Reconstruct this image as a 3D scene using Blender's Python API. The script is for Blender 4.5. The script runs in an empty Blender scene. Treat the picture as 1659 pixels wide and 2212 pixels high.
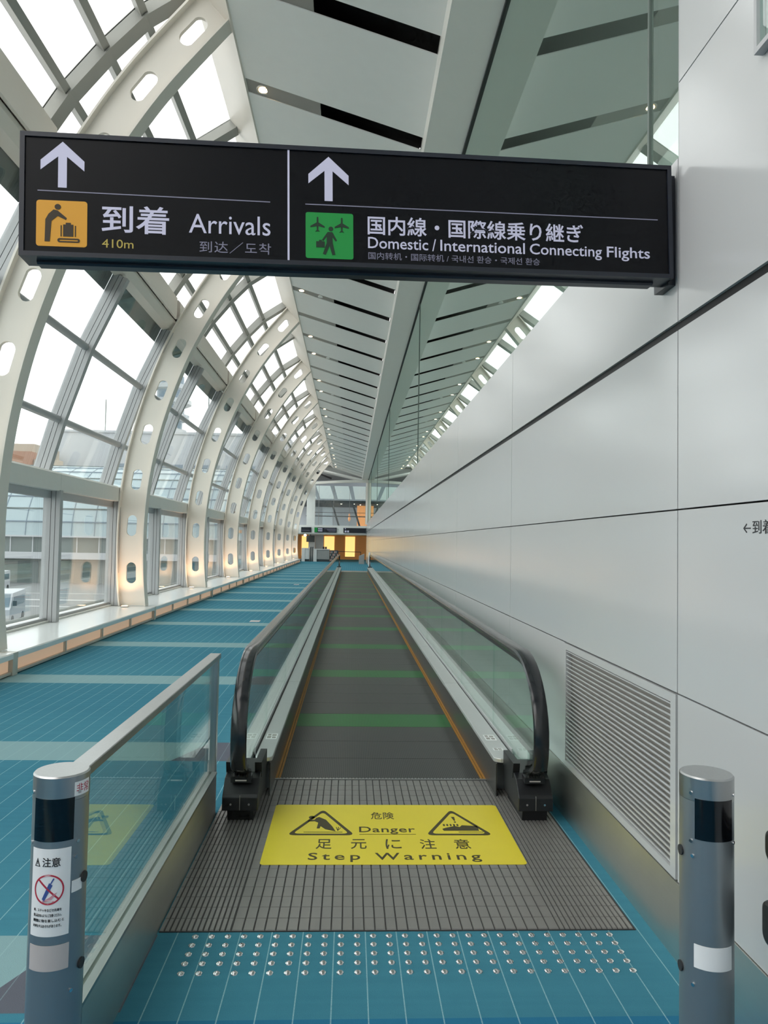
import bpy, bmesh, math, random
from mathutils import Matrix, Vector
random.seed(7)
SC = bpy.context.scene
COL = SC.collection

# ------------------------------------------------------------------ camera
EYE = 1.5
FPX, CX, CY = 1600.0, 829.5, 1106.0
def set_camera():
    d = Vector(((757.0 - CX) / FPX, -(1172.0 - CY) / FPX, -1.0)).normalized()   # corridor axis seen by the lens
    u = Vector((math.sin(.02), math.cos(.02), 0)); u = (u - d * u.dot(d)).normalized()
    x = d.cross(u)
    cam = bpy.data.cameras.new('camera'); o = bpy.data.objects.new('camera', cam); COL.objects.link(o)
    cam.sensor_fit = 'HORIZONTAL'; cam.sensor_width = 36.0; cam.lens = 36.0 * FPX / 1659.0
    cam.clip_start = .05; cam.clip_end = 2000
    R = Matrix((x, d, u))            # rows = world axes in camera space
    o.matrix_world = Matrix.Translation((0, 0, EYE)) @ R.to_4x4()
    SC.camera = o
set_camera()

# ------------------------------------------------------------------ world, exposure
w = bpy.data.worlds.new('overcast_sky'); SC.world = w; w.use_nodes = True
bg = w.node_tree.nodes['Background']
bg.inputs['Color'].default_value = (1.0, .985, .97, 1); bg.inputs['Strength'].default_value = 1.25
SC.view_settings.view_transform = 'Standard'; SC.view_settings.look = 'None'
SC.view_settings.exposure = 1.24; SC.view_settings.gamma = 1.0; SC.view_settings.use_curve_mapping = False
SC.cycles.transparent_max_bounces = 20
SC.cycles.max_bounces = 8; SC.cycles.diffuse_bounces = 5; SC.cycles.glossy_bounces = 3
SC.cycles.sample_clamp_indirect = 6.0
SC.cycles.use_adaptive_sampling = True; SC.cycles.adaptive_threshold = .02; SC.cycles.adaptive_min_samples = 12

# ------------------------------------------------------------------ materials
def lin(c): return tuple(((v / 255) / 12.92 if v / 255 <= .04045 else ((v / 255 + .055) / 1.055) ** 2.4) for v in c)
MATS = {}
def mat(name, rgb, rough=.5, metal=0., spec=.5, emit=None, es=0., var=.05, vscale=6., bump=0., bscale=80., coat=0.):
    if name in MATS: return MATS[name]
    m = bpy.data.materials.new(name); m.use_nodes = True; nt = m.node_tree; b = nt.nodes['Principled BSDF']
    c = lin(rgb)
    b.inputs['Roughness'].default_value = rough; b.inputs['Metallic'].default_value = metal
    b.inputs['Specular IOR Level'].default_value = spec; b.inputs['Coat Weight'].default_value = coat
    b.inputs['Coat Roughness'].default_value = .05
    g = nt.nodes.new('ShaderNodeNewGeometry')
    n = nt.nodes.new('ShaderNodeTexNoise'); n.inputs['Scale'].default_value = vscale; n.inputs['Detail'].default_value = 4
    nt.links.new(g.outputs['Position'], n.inputs['Vector'])
    r = nt.nodes.new('ShaderNodeMix'); r.data_type = 'RGBA'
    r.inputs[6].default_value = tuple(max(0, v * (1 - var)) for v in c) + (1,)
    r.inputs[7].default_value = tuple(min(1, v * (1 + var)) for v in c) + (1,)
    nt.links.new(n.outputs['Fac'], r.inputs[0]); nt.links.new(r.outputs[2], b.inputs['Base Color'])
    if bump:
        n2 = nt.nodes.new('ShaderNodeTexNoise'); n2.inputs['Scale'].default_value = bscale
        nt.links.new(g.outputs['Position'], n2.inputs['Vector'])
        bp = nt.nodes.new('ShaderNodeBump'); bp.inputs['Strength'].default_value = bump; bp.inputs['Distance'].default_value = .004
        nt.links.new(n2.outputs['Fac'], bp.inputs['Height']); nt.links.new(bp.outputs['Normal'], b.inputs['Normal'])
    if emit:
        b.inputs['Emission Color'].default_value = lin(emit) + (1,); b.inputs['Emission Strength'].default_value = es
    MATS[name] = m
    return m

def glass(name, tint, boost=1.0, add=0.0, refl=(1, 1, 1), rough=0.0, veil=0.0):
    m = bpy.data.materials.new(name); m.use_nodes = True; nt = m.node_tree
    for n in list(nt.nodes): nt.nodes.remove(n)
    out = nt.nodes.new('ShaderNodeOutputMaterial'); mx = nt.nodes.new('ShaderNodeMixShader')
    tr = nt.nodes.new('ShaderNodeBsdfTransparent'); tr.inputs[0].default_value = tint + (1,)
    gl = nt.nodes.new('ShaderNodeBsdfGlossy'); gl.inputs['Roughness'].default_value = rough; gl.inputs['Color'].default_value = refl + (1,)
    geo = nt.nodes.new('ShaderNodeNewGeometry')
    ior = nt.nodes.new('ShaderNodeMapRange'); ior.inputs[3].default_value = 1.5; ior.inputs[4].default_value = 1 / 1.5
    nt.links.new(geo.outputs['Backfacing'], ior.inputs[0])
    fr = nt.nodes.new('ShaderNodeFresnel'); nt.links.new(ior.outputs[0], fr.inputs['IOR'])
    ma = nt.nodes.new('ShaderNodeMath'); ma.operation = 'MULTIPLY_ADD'; ma.use_clamp = True
    ma.inputs[1].default_value = boost; ma.inputs[2].default_value = add
    nt.links.new(fr.outputs[0], ma.inputs[0]); nt.links.new(ma.outputs[0], mx.inputs[0])
    body = tr
    if veil:       # grey-green diffuse mix paints a pale veil of light into the pane
        df = nt.nodes.new('ShaderNodeBsdfDiffuse'); df.inputs[0].default_value = lin((150, 166, 156)) + (1,)
        body = nt.nodes.new('ShaderNodeMixShader'); body.inputs[0].default_value = veil
        nt.links.new(tr.outputs[0], body.inputs[1]); nt.links.new(df.outputs[0], body.inputs[2])
    nt.links.new(body.outputs[0], mx.inputs[1]); nt.links.new(gl.outputs[0], mx.inputs[2]); nt.links.new(mx.outputs[0], out.inputs[0])
    MATS[name] = m
    return m

def emis(name, rgb, s):
    m = bpy.data.materials.new(name); m.use_nodes = True; nt = m.node_tree
    b = nt.nodes['Principled BSDF']; b.inputs['Base Color'].default_value = lin(rgb) + (1,)
    b.inputs['Emission Color'].default_value = lin(rgb) + (1,); b.inputs['Emission Strength'].default_value = s
    m.cycles.emission_sampling = 'NONE'
    MATS[name] = m; return m

class NT:
    """tiny helper for node maths"""
    def __init__(s, m): s.nt = m.node_tree
    def m(s, op, a, b=None, c=None, clamp=False):
        n = s.nt.nodes.new('ShaderNodeMath'); n.operation = op; n.use_clamp = clamp
        for i, v in enumerate((a, b, c)):
            if v is None: continue
            if isinstance(v, (int, float)): n.inputs[i].default_value = v
            else: s.nt.links.new(v, n.inputs[i])
        return n.outputs[0]
    def mix(s, f, a, b):
        n = s.nt.nodes.new('ShaderNodeMix'); n.data_type = 'RGBA'
        for i, v in ((0, f), (6, a), (7, b)):
            if isinstance(v, tuple): n.inputs[i].default_value = v + (1,)
            elif isinstance(v, (int, float)): n.inputs[i].default_value = v
            else: s.nt.links.new(v, n.inputs[i])
        return n.outputs[2]
    def pos(s):
        g = s.nt.nodes.new('ShaderNodeNewGeometry'); x = s.nt.nodes.new('ShaderNodeSeparateXYZ')
        s.nt.links.new(g.outputs['Position'], x.inputs[0]); return g.outputs['Position'], x.outputs[0], x.outputs[1], x.outputs[2]
    def noise(s, vec, scale, detail=3):
        n = s.nt.nodes.new('ShaderNodeTexNoise'); n.inputs['Scale'].default_value = scale; n.inputs['Detail'].default_value = detail
        s.nt.links.new(vec, n.inputs['Vector']); return n.outputs['Fac']

def carpet_material():
    m = mat('carpet', (50, 128, 160), rough=.95, spec=.1); h = NT(m); b = m.node_tree.nodes['Principled BSDF']
    P, X, Y, Z = h.pos()
    band = h.m('FRACT', h.m('DIVIDE', h.m('SUBTRACT', Y, 2.445), 2.70))
    stripe = h.m('LESS_THAN', band, .172)
    far = h.m('LESS_THAN', Y, 50.0)
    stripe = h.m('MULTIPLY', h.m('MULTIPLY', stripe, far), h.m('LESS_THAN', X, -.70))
    tone = h.m('MULTIPLY_ADD', h.m('SINE', h.m('MULTIPLY', h.m('ADD', Y, .35), 2 * math.pi / 2.70)), .5, .5)
    base = h.mix(tone, lin((48, 108, 130)), lin((62, 120, 138)))
    fine = h.noise(P, 240, 2); mott = h.noise(P, 14, 4)
    base = h.mix(h.m('MULTIPLY', fine, .42), base, lin((30, 86, 108)))
    base = h.mix(h.m('MULTIPLY', mott, .22), base, lin((80, 142, 154)))
    mp = m.node_tree.nodes.new('ShaderNodeMapping'); mp.inputs['Scale'].default_value = (.6, 24, 1); m.node_tree.links.new(P, mp.inputs['Vector'])
    weave = h.noise(mp.outputs[0], 1.0, 3)
    base = h.mix(h.m('MULTIPLY', weave, .38), base, lin((80, 150, 168)))
    edge = h.m('GREATER_THAN', Y, 2.40)
    base = h.mix(edge, lin((42, 108, 140)), base)
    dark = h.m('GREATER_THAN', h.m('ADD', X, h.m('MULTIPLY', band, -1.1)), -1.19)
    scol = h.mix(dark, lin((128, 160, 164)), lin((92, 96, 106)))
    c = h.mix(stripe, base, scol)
    lx = h.m('LESS_THAN', h.m('FRACT', h.m('DIVIDE', h.m('ADD', X, 10.03), .119)), .034)
    wob = h.m('MULTIPLY', lx, h.m('MULTIPLY_ADD', fine, .8, .02))
    c = h.mix(h.m('MULTIPLY', wob, h.m('SUBTRACT', 1.0, h.m('MULTIPLY', stripe, .6))), c, lin((176, 212, 216)))
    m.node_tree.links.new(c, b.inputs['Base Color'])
    bp = m.node_tree.nodes.new('ShaderNodeBump'); bp.inputs['Strength'].default_value = .35; bp.inputs['Distance'].default_value = .004
    m.node_tree.links.new(fine, bp.inputs['Height']); m.node_tree.links.new(bp.outputs[0], b.inputs['Normal'])
    return m
def belt_material(name, ca, cb):
    m = mat(name, (60, 60, 60), rough=.42, metal=.3); h = NT(m); b = m.node_tree.nodes['Principled BSDF']
    P, X, Y, Z = h.pos()
    l = h.m('LESS_THAN', h.m('FRACT', h.m('DIVIDE', h.m('ADD', X, 4), .0125)), .45)
    c = h.mix(l, lin(ca), lin(cb)); c = h.mix(h.m('MULTIPLY', h.noise(P, 5, 4), .14), c, lin((96, 96, 92)))
    m.node_tree.links.new(c, b.inputs['Base Color']); return m
def brushed(name, rgb, rough, axis=2):
    m = mat(name, rgb, rough=rough, metal=1.0, var=.06); h = NT(m); b = m.node_tree.nodes['Principled BSDF']
    P, X, Y, Z = h.pos()
    mp = m.node_tree.nodes.new('ShaderNodeMapping'); sc = [160, 160, 160]; sc[axis] = 2
    mp.inputs['Scale'].default_value = sc; m.node_tree.links.new(P, mp.inputs['Vector'])
    n = h.noise(mp.outputs[0], 1.0, 2)
    m.node_tree.links.new(h.m('MULTIPLY_ADD', n, .16, rough - .06), b.inputs['Roughness']); return m

carpet_material()
mat('wall_white', (188, 190, 190), rough=.16, spec=.5, var=.015, vscale=1.2)
mat('joint_dark', (118, 120, 120), rough=.8)
mat('black_gap', (16, 16, 17), rough=.7)
mat('ceiling_white', (242, 243, 240), rough=.6, var=.02)
mat('beam_white', (236, 235, 228), rough=.5, var=.02)
mat('slot_grey', (150, 148, 142), rough=.6)
mat('cream', (226, 220, 210), rough=.42, var=.025, vscale=2)
mat('frame_grey', (172, 173, 174), rough=.4, metal=.1, var=.03)
mat('purlin_grey', (160, 160, 154), rough=.5, metal=.15, var=.03)
mat('gasket', (38, 40, 42), rough=.6)
mat('header_grey', (224, 223, 217), rough=.5, var=.03)
mat('bench_white', (226, 229, 228), rough=.18, var=.02)
mat('bench_front', (190, 188, 178), rough=.4)
mat('shade_dark', (92, 96, 94), rough=.8, var=.12, vscale=60)
emis('lit_amber', (232, 190, 158), .14)
emis('lamp_warm', (255, 222, 170), 7)
emis('uplamp', (255, 200, 145), 5)
mat('lamp_ring', (210, 205, 196), rough=.3, metal=.6)
glass('window_glass', (.93, .97, .97), 1.0)
glass('sky_glass', (.93, .95, .95), .8)
glass('rail_glass', (.89, .96, .935), 1.0)
glass('upper_glass', (.52, .60, .56), 1.4, .20, (.80, .90, .85), veil=.30)
brushed('steel', (176, 178, 178), .32, 2)
brushed('steel_long', (214, 214, 208), .38, 1)
brushed('steel_dark', (150, 156, 158), .34, 2); MATS['steel_dark'].node_tree.nodes['Principled BSDF'].inputs['Metallic'].default_value = .75
mat('chrome', (215, 216, 218), rough=.12, metal=1)
mat('deck_silver', (200, 202, 202), rough=.38, metal=.55, var=.03)
mat('rubber', (34, 37, 40), rough=.16, spec=.6)
mat('black_plastic', (24, 26, 29), rough=.42, bump=.1, bscale=300)
belt_material('belt', (40, 41, 40), (74, 75, 73))
belt_material('belt_green', (14, 88, 34), (24, 132, 50))
mat('brush_gold', (176, 124, 48), rough=.5, metal=.3, var=.2, vscale=40)
mat('plate_pad', (134, 132, 129), rough=.42, metal=.35, var=.1, vscale=9)
mat('plate_gap', (52, 52, 52), rough=.7)
mat('sheet_yellow', (224, 206, 46), rough=.45, var=.03)
mat('print_dark', (62, 56, 20), rough=.6)
mat('sign_frame', (24, 30, 42), rough=.35, spec=.5)
mat('sign_face', (10, 12, 17), rough=.3, spec=.2)
emis('sign_white', (168, 168, 188), .17)
emis('sign_white_dim', (110, 110, 128), .13)
emis('sign_yellow', (200, 142, 30), .06)
emis('sign_green', (6, 128, 52), .09)
emis('sign_olive', (150, 135, 60), .15)
mat('sign_print', (46, 34, 10), rough=.6)
mat('sign_print_green', (6, 44, 22), rough=.6)
mat('sensor_black', (8, 10, 14), rough=.12, spec=.6)
mat('paper_white', (232, 234, 234), rough=.5, var=.02)
mat('paper_grey', (186, 180, 178), rough=.6)
mat('ink_black', (34, 34, 38), rough=.6)
mat('ink_red', (176, 40, 62), rough=.6)
mat('ink_blue', (58, 84, 150), rough=.6)
mat('ink_pink', (206, 150, 160), rough=.6)
mat('upper_room', (150, 154, 150), rough=.8)
mat('skirt_dark', (84, 85, 82), rough=.3, metal=.7)
mat('mullion_green', (96, 108, 102), rough=.4, metal=.2)

# ------------------------------------------------------------------ mesh helpers
class MB:
    def __init__(s): s.v = []; s.f = []
    def add(s, vs, fs):
        o = len(s.v); s.v += [tuple(p) for p in vs]; s.f += [tuple(i + o for i in f) for f in fs]; return s
    def box(s, x0, x1, y0, y1, z0, z1):
        x0, x1 = sorted((x0, x1)); y0, y1 = sorted((y0, y1)); z0, z1 = sorted((z0, z1))
        return s.add([(x0, y0, z0), (x1, y0, z0), (x1, y1, z0), (x0, y1, z0), (x0, y0, z1), (x1, y0, z1), (x1, y1, z1), (x0, y1, z1)],
                     [(0, 3, 2, 1), (4, 5, 6, 7), (0, 1, 5, 4), (1, 2, 6, 5), (2, 3, 7, 6), (3, 0, 4, 7)])
    def prism(s, poly, a, b, axis='Y'):
        """poly 2D; axis Y: (x,z), X: (y,z), Z: (x,y)"""
        n = len(poly)
        ar = sum(poly[i][0] * poly[(i + 1) % n][1] - poly[(i + 1) % n][0] * poly[i][1] for i in range(n))
        if ar < 0: poly = poly[::-1]
        def P(p, t): return (p[0], t, p[1]) if axis == 'Y' else ((t, p[0], p[1]) if axis == 'X' else (p[0], p[1], t))
        vs = [P(p, a) for p in poly] + [P(p, b) for p in poly]
        lo = tuple(range(n)); hi = tuple(range(n, 2 * n))
        flip = (axis == 'Y') == (b > a)
        fs = [lo if flip else lo[::-1], hi[::-1] if flip else hi]
        for i in range(n):
            j = (i + 1) % n; q = (i, j, j + n, i + n); fs.append(q[::-1] if flip else q)
        return s.add(vs, fs)
    def quad(s, *p): return s.add(p, [tuple(range(len(p)))])
    def cyl(s, c, r, h, axis='Z', n=20, r2=None):
        r2 = r if r2 is None else r2; vs = []
        for k, (rr, t) in enumerate(((r, 0), (r2, h))):
            for i in range(n):
                a = 2 * math.pi * i / n; u, v = rr * math.cos(a), rr * math.sin(a)
                vs.append((c[0] + u, c[1] + v, c[2] + t) if axis == 'Z' else ((c[0] + t, c[1] + u, c[2] + v) if axis == 'X' else (c[0] + v, c[1] + t, c[2] + u)))
        fs = [tuple(range(n))[::-1], tuple(range(n, 2 * n))] + [(i, (i + 1) % n, (i + 1) % n + n, i + n) for i in range(n)]
        return s.add(vs, fs)
    def lathe(s, c, prof, n=24):
        vs = []; fs = []
        for r, z in prof:
            for i in range(n):
                a = 2 * math.pi * i / n; vs.append((c[0] + r * math.cos(a), c[1] + r * math.sin(a), c[2] + z))
        for k in range(len(prof) - 1):
            for i in range(n):
                j = (i + 1) % n; fs.append((k * n + i, k * n + j, (k + 1) * n + j, (k + 1) * n + i))
        fs.append(tuple(range(n))[::-1]); fs.append(tuple(range((len(prof) - 1) * n, len(prof) * n)))
        return s.add(vs, fs)
    def bar(s, p, q, w, h=None):
        """box bar between two points"""
        h = h or w; p = Vector(p); q = Vector(q); d = (q - p).normalized()
        up = Vector((0, 0, 1)) if abs(d.z) < .95 else Vector((0, 1, 0))
        a = d.cross(up).normalized() * w / 2; b = a.cross(d).normalized() * h / 2
        vs = [p + a + b, p - a + b, p - a - b, p + a - b, q + a + b, q - a + b, q - a - b, q + a - b]
        return s.add(vs, [(0, 1, 2, 3), (7, 6, 5, 4), (0, 4, 5, 1), (1, 5, 6, 2), (2, 6, 7, 3), (3, 7, 4, 0)])
    def sweep(s, path, prof, X0, closed=False):
        """sweep a profile (dx, dn) along a path in the YZ plane at x = X0; n = left normal of the path"""
        n = len(prof); m = len(path); vs = []
        for i, (y, z) in enumerate(path):
            a = path[max(i - 1, 0)]; b = path[min(i + 1, m - 1)]; ty, tz = b[0] - a[0], b[1] - a[1]; l = math.hypot(ty, tz) or 1
            ny, nz = -tz / l, ty / l
            for dx, dn in prof: vs.append((X0 + dx, y + ny * dn, z + nz * dn))
        fs = []
        for i in range(m - 1):
            for k in range(n):
                j = (k + 1) % n; fs.append((i * n + k, i * n + j, (i + 1) * n + j, (i + 1) * n + k))
        fs.append(tuple(range(n))[::-1]); fs.append(tuple(range((m - 1) * n, m * n)))
        return s.add(vs, fs)
    def mesh(s, name, mt, smooth=False):
        me = bpy.data.meshes.new(name); me.from_pydata(s.v, [], s.f); me.update()
        bm = bmesh.new(); bm.from_mesh(me); bmesh.ops.recalc_face_normals(bm, faces=bm.faces); bm.to_mesh(me); bm.free()
        me.materials.append(MATS[mt])
        if smooth:
            for p in me.polygons: p.use_smooth = True
            try: me.set_sharp_from_angle(angle=math.radians(35))
            except Exception: pass
        return me
    def build(s, name, mt, parent=None, loc=(0, 0, 0), smooth=False, bevel=0.):
        o = put(name, s.mesh(name, mt, smooth), parent, loc)
        if bevel:
            md = o.modifiers.new('bevel', 'BEVEL'); md.width = bevel; md.segments = 2; md.limit_method = 'ANGLE'
        return o
BASE = {}
def put(name, me, parent=None, loc=(0, 0, 0)):
    """link a mesh in world coordinates (plus loc) under parent"""
    o = bpy.data.objects.new(name, me); COL.objects.link(o); o.location = loc
    BASE[o.name] = Vector(loc)
    if parent is not None:
        o.parent = parent; o.matrix_parent_inverse = Matrix.Translation(-BASE[parent.name])
        # parents never rotate; nested parents carry their own offset
        p = parent; tot = BASE[parent.name].copy()
        o.matrix_parent_inverse = Matrix.Translation(-tot)
    return o
def empty(name, loc=(0, 0, 0)):
    o = bpy.data.objects.new(name, None); COL.objects.link(o); o.location = loc; o.empty_display_size = .1
    BASE[o.name] = Vector(loc); return o
def tag(o, label, cat, group=None, kind=None):
    o['label'] = label; o['category'] = cat
    if group: o['group'] = group
    if kind: o['kind'] = kind
    return o
def struct(o, label=None):
    o['kind'] = 'structure'
    if label: o['label'] = label
    return o
ORD = ['first', 'second', 'third', 'fourth', 'fifth', 'sixth', 'seventh', 'eighth', 'ninth', 'tenth', 'eleventh', 'twelfth', 'thirteenth', 'fourteenth', 'fifteenth',
       'sixteenth', 'seventeenth', 'eighteenth', 'nineteenth', 'twentieth'] + ['twenty-' + a for a in ('first', 'second', 'third', 'fourth', 'fifth', 'sixth', 'seventh', 'eighth', 'ninth')] + ['thirtieth'] + ['thirty-' + a for a in ('first', 'second', 'third')]

def outline_mesh(name, loops, thick, mt):
    """2D loops (outer and holes) filled and extruded; lies in XY, front at +Z"""
    cu = bpy.data.curves.new(name, 'CURVE'); cu.dimensions = '2D'; cu.fill_mode = 'BOTH'; cu.extrude = thick / 2
    for lp in loops:
        sp = cu.splines.new('POLY'); sp.points.add(len(lp) - 1); sp.use_cyclic_u = True
        for p, q in zip(sp.points, lp): p.co = (q[0], q[1], 0, 1)
    return curve_to_mesh(cu, name, mt)
def curve_to_mesh(cu, name, mt):
    o = bpy.data.objects.new(name, cu); COL.objects.link(o)
    dg = bpy.context.evaluated_depsgraph_get(); me = bpy.data.meshes.new_from_object(o.evaluated_get(dg), depsgraph=dg)
    bpy.data.objects.remove(o); bpy.data.curves.remove(cu)
    me.name = name; me.materials.clear()
    if mt: me.materials.append(MATS[mt])
    return me
def text_mesh(s, rect, mt, thick=.001, name='lettering', spacing=1.0, bold=0.0):
    """text fitted into rect (x0,x1,y0,y1) of the XY plane"""
    cu = bpy.data.curves.new(name, 'FONT'); cu.body = s; cu.size = 1; cu.resolution_u = 3; cu.extrude = .005; cu.space_character = spacing
    cu.offset = bold; cu.fill_mode = 'BOTH'
    me = curve_to_mesh(cu, name, mt)
    xs = [v.co.x for v in me.vertices]; ys = [v.co.y for v in me.vertices]
    if not xs: return me
    x0, x1, y0, y1 = min(xs), max(xs), min(ys), max(ys)
    for v in me.vertices:
        v.co.x = rect[0] + (v.co.x - x0) / (x1 - x0) * (rect[1] - rect[0])
        v.co.y = rect[2] + (v.co.y - y0) / max(1e-6, y1 - y0) * (rect[3] - rect[2])
        v.co.z = thick if v.co.z > 0 else 0
    return me
def warp(me, fn):
    for v in me.vertices: v.co = fn(v.co)
    me.update(); return me
def rot_mesh(me, M):
    me.transform(M); return me
def rrect(x0, x1, y0, y1, r, n=5):
    pts = []
    for cx, cy, a0 in ((x1 - r, y0 + r, -90), (x1 - r, y1 - r, 0), (x0 + r, y1 - r, 90), (x0 + r, y0 + r, 180)):
        for k in range(n + 1):
            a = math.radians(a0 + 90 * k / n); pts.append((cx + r * math.cos(a), cy + r * math.sin(a)))
    return pts
def circle(cx, cy, r, n=24, ry=None): return [(cx + r * math.cos(2 * math.pi * k / n), cy + (ry or r) * math.sin(2 * math.pi * k / n)) for k in range(n)]

# ------------------------------------------------------------------ main dimensions
WX = 1.22                       # face of the right wall
PANEL = 2.88; P0 = 2.715        # wall panel module
UPW = 21.0                       # watts of one uplight
BAY = 5.76; RIB0 = 8.36         # arch module
YEND = 57.2                     # end of the corridor
YBACK = -6.0                    # behind the viewer
RIBS = [RIB0 + BAY * k for k in range(-1, 9)]

# ------------------------------------------------------------------ floor
f = MB().box(-4.6, 7.0, YBACK, YEND, -.3, 0).box(-9.0, 7.0, YEND, 66, -.3, 0).build('floor', 'carpet'); struct(f, 'blue carpet floor with pale cross stripes')

# ------------------------------------------------------------------ right wall
wr = MB().box(WX + .035, WX + .09, YBACK, YEND, 0, 2.985).build('wall_right', 'joint_dark'); struct(wr, 'white glossy panelled wall')
MB().box(WX + .012, WX + .034, YBACK, YEND, 2.30, 2.38).build('shadow_gap', 'black_gap', wr)
rows = [(.283, .960), (.966, 1.642), (1.648, 2.323), (2.358, 2.99)]
ncol = int((YEND - P0) / PANEL) + 1
pm = {}
def wall_panel(y0, y1, z0, z1):
    key = (round(y1 - y0, 3), round(z0, 3), round(z1, 3))
    if key not in pm: pm[key] = MB().box(WX, WX + .03, .004, y1 - y0 - .004, z0, z1).mesh('panel', 'wall_white')
    put('panel', pm[key], wr, (0, y0, 0))
for c in range(ncol):
    y0 = P0 + PANEL * c; y1 = min(y0 + PANEL, YEND)
    for r, (z0, z1) in enumerate(rows):
        if r == 0 and c == 0: wall_panel(4.16, y1, z0, z1)
        else: wall_panel(y0, y1, z0, z1)
for y0 in (P0 - PANEL, P0 - 2 * PANEL, P0 - 3 * PANEL):
    for z0, z1 in rows[:3] + [(2.358, 3.277), (3.283, 4.6), (4.606, 6.0), (6.006, 8.0)]: wall_panel(max(y0, YBACK), y0 + PANEL, z0, z1)
# full-height wall block beside the viewer
MB().box(WX + .035, 3.2, YBACK, P0 - .006, 0, 8.2).build('pier_core', 'joint_dark', wr)
MB().box(WX, WX + .04, P0 - .006, P0 - .002, 2.995, 8.0).build('pier_edge', 'wall_white', wr)
# stainless skirting
bs = MB().box(WX - .006, WX + .034, YBACK, YEND, 0, .28).build('baseboard_right', 'steel_long'); struct(bs, 'brushed steel skirting of the white wall')
# floor seam trim at foot
# louvre grille
g = empty('louvre_grille', (WX, 3.45, .28)); tag(g, 'white louvred air grille set low in the panelled wall', 'grille')
gy0, gy1, gz0, gz1 = 2.722, 4.152, .285, .958
fr = MB(); fr.box(WX - .004, WX + .028, gy0, gy0 + .045, gz0, gz1).box(WX - .004, WX + .028, gy1 - .03, gy1, gz0, gz1)
fr.box(WX - .004, WX + .028, gy0 + .045, gy1 - .03, gz0, gz0 + .03).box(WX - .004, WX + .028, gy0 + .045, gy1 - .03, gz1 - .035, gz1)
fr.build('frame', 'wall_white', g)
MB().box(WX + .0285, WX + .033, gy0, gy1, gz0, gz1).build('backing', 'slot_grey', g)
NS = 27; sp = (gz1 - .035 - gz0 - .03) / NS
sl = MB().prism([(WX - .001, .010), (WX - .001, .0155), (WX + .003, .016), (WX + .026, .005), (WX + .026, .002)], gy0 + .046, gy1 - .031).mesh('slat', 'wall_white')
for k in range(NS): put('slat', sl, g, (0, 0, gz0 + .032 + sp * k))
# exit lettering on the wall (cut by the picture edge)
t = text_mesh('←到着出口', (0, .27, 0, .042), 'ink_black', .001)
rot_mesh(t, Matrix(((0, 0, -1, WX - .0003), (-1, 0, 0, 2.25), (0, 1, 0, 1.548), (0, 0, 0, 1))))
o = put('wall_lettering', t); tag(o, 'small black arrow and lettering printed on the white wall', 'lettering')
# framed glass high on the wall
wi = empty('framed_wall_glass', (WX, 1.8, 3.0)); tag(wi, 'pale framed glass panel high on the white wall', 'glass panel')
MB().box(WX - .03, WX - .002, 1.2, 2.13, 2.995, 3.012).box(WX - .03, WX - .002, 2.115, 2.13, 3.012, 4.2).box(WX - .03, WX - .002, 1.2, 1.23, 3.02, 4.2).box(WX - .03, WX - .002, 1.23, 2.115, 4.17, 4.2).build('frame', 'frame_grey', wi)
MB().box(WX - .02, WX - .004, 1.232, 2.113, 3.014, 4.168).build('pane', 'rail_glass', wi)
# dark pads at the picture edge
for z0, z1, y1, lb in ((.655, .745, 2.115, 'upper of two black rounded pads against the white wall'), (.43, .55, 2.13, 'lower of two black rounded pads against the white wall')):
    b = MB().prism(rrect(1.6, y1 - .10, z0, z1, .03), WX - .075, WX - .004, 'X').build('black_pad', 'black_plastic', bevel=.012); tag(b, lb, 'pad', 'black pads by the wall')

# ------------------------------------------------------------------ upper right glass wall and room behind it
GX = 1.31
up = empty('window_11', (GX, 3, 2.99)); struct(up, 'greenish glass screen above the white wall')
MB().box(GX - .045, GX + .06, 2.73, YEND, 2.955, 2.992).build('sill', 'wall_white', up)
ys = [2.73, 3.20] + [3.20 + 11.52 * k for k in range(1, 5)] + [YEND]
for a, b in zip(ys[:-1], ys[1:]):
    MB().box(GX, GX + .012, a + .01, b - .01, 2.992, 6.40).build('pane', 'upper_glass', up)
for a in ys[1:-1]: MB().box(GX - .010, GX + .03, a - .009, a + .009, 2.992, 6.36).build('mullion', 'mullion_green', up)
MB().box(GX - .02, GX + .03, 2.73, YEND, 6.345, 6.38).build('head_channel', 'gasket', up)
ur = empty('wall_upper', (4, 30, 3)); struct(ur, 'dim upper level behind the glass screen')
MB().box(WX + .09, 5.0, P0, 66, 2.80, 2.95).build('slab', 'upper_room', ur)
MB().box(5.0, 5.1, P0, 66, 2.95, 6.9).build('back_wall', 'upper_room', ur)
MB().box(GX + .03, 4.2, P0, 66, 6.9, 7.0).build('lid', 'upper_room', ur)
MB().box(4.2, 5.0, P0, 66, 6.93, 6.95).build('added_roof_pane', 'sky_glass', ur)  # unseen roof opening, added to let daylight brighten the room behind the screen

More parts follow.
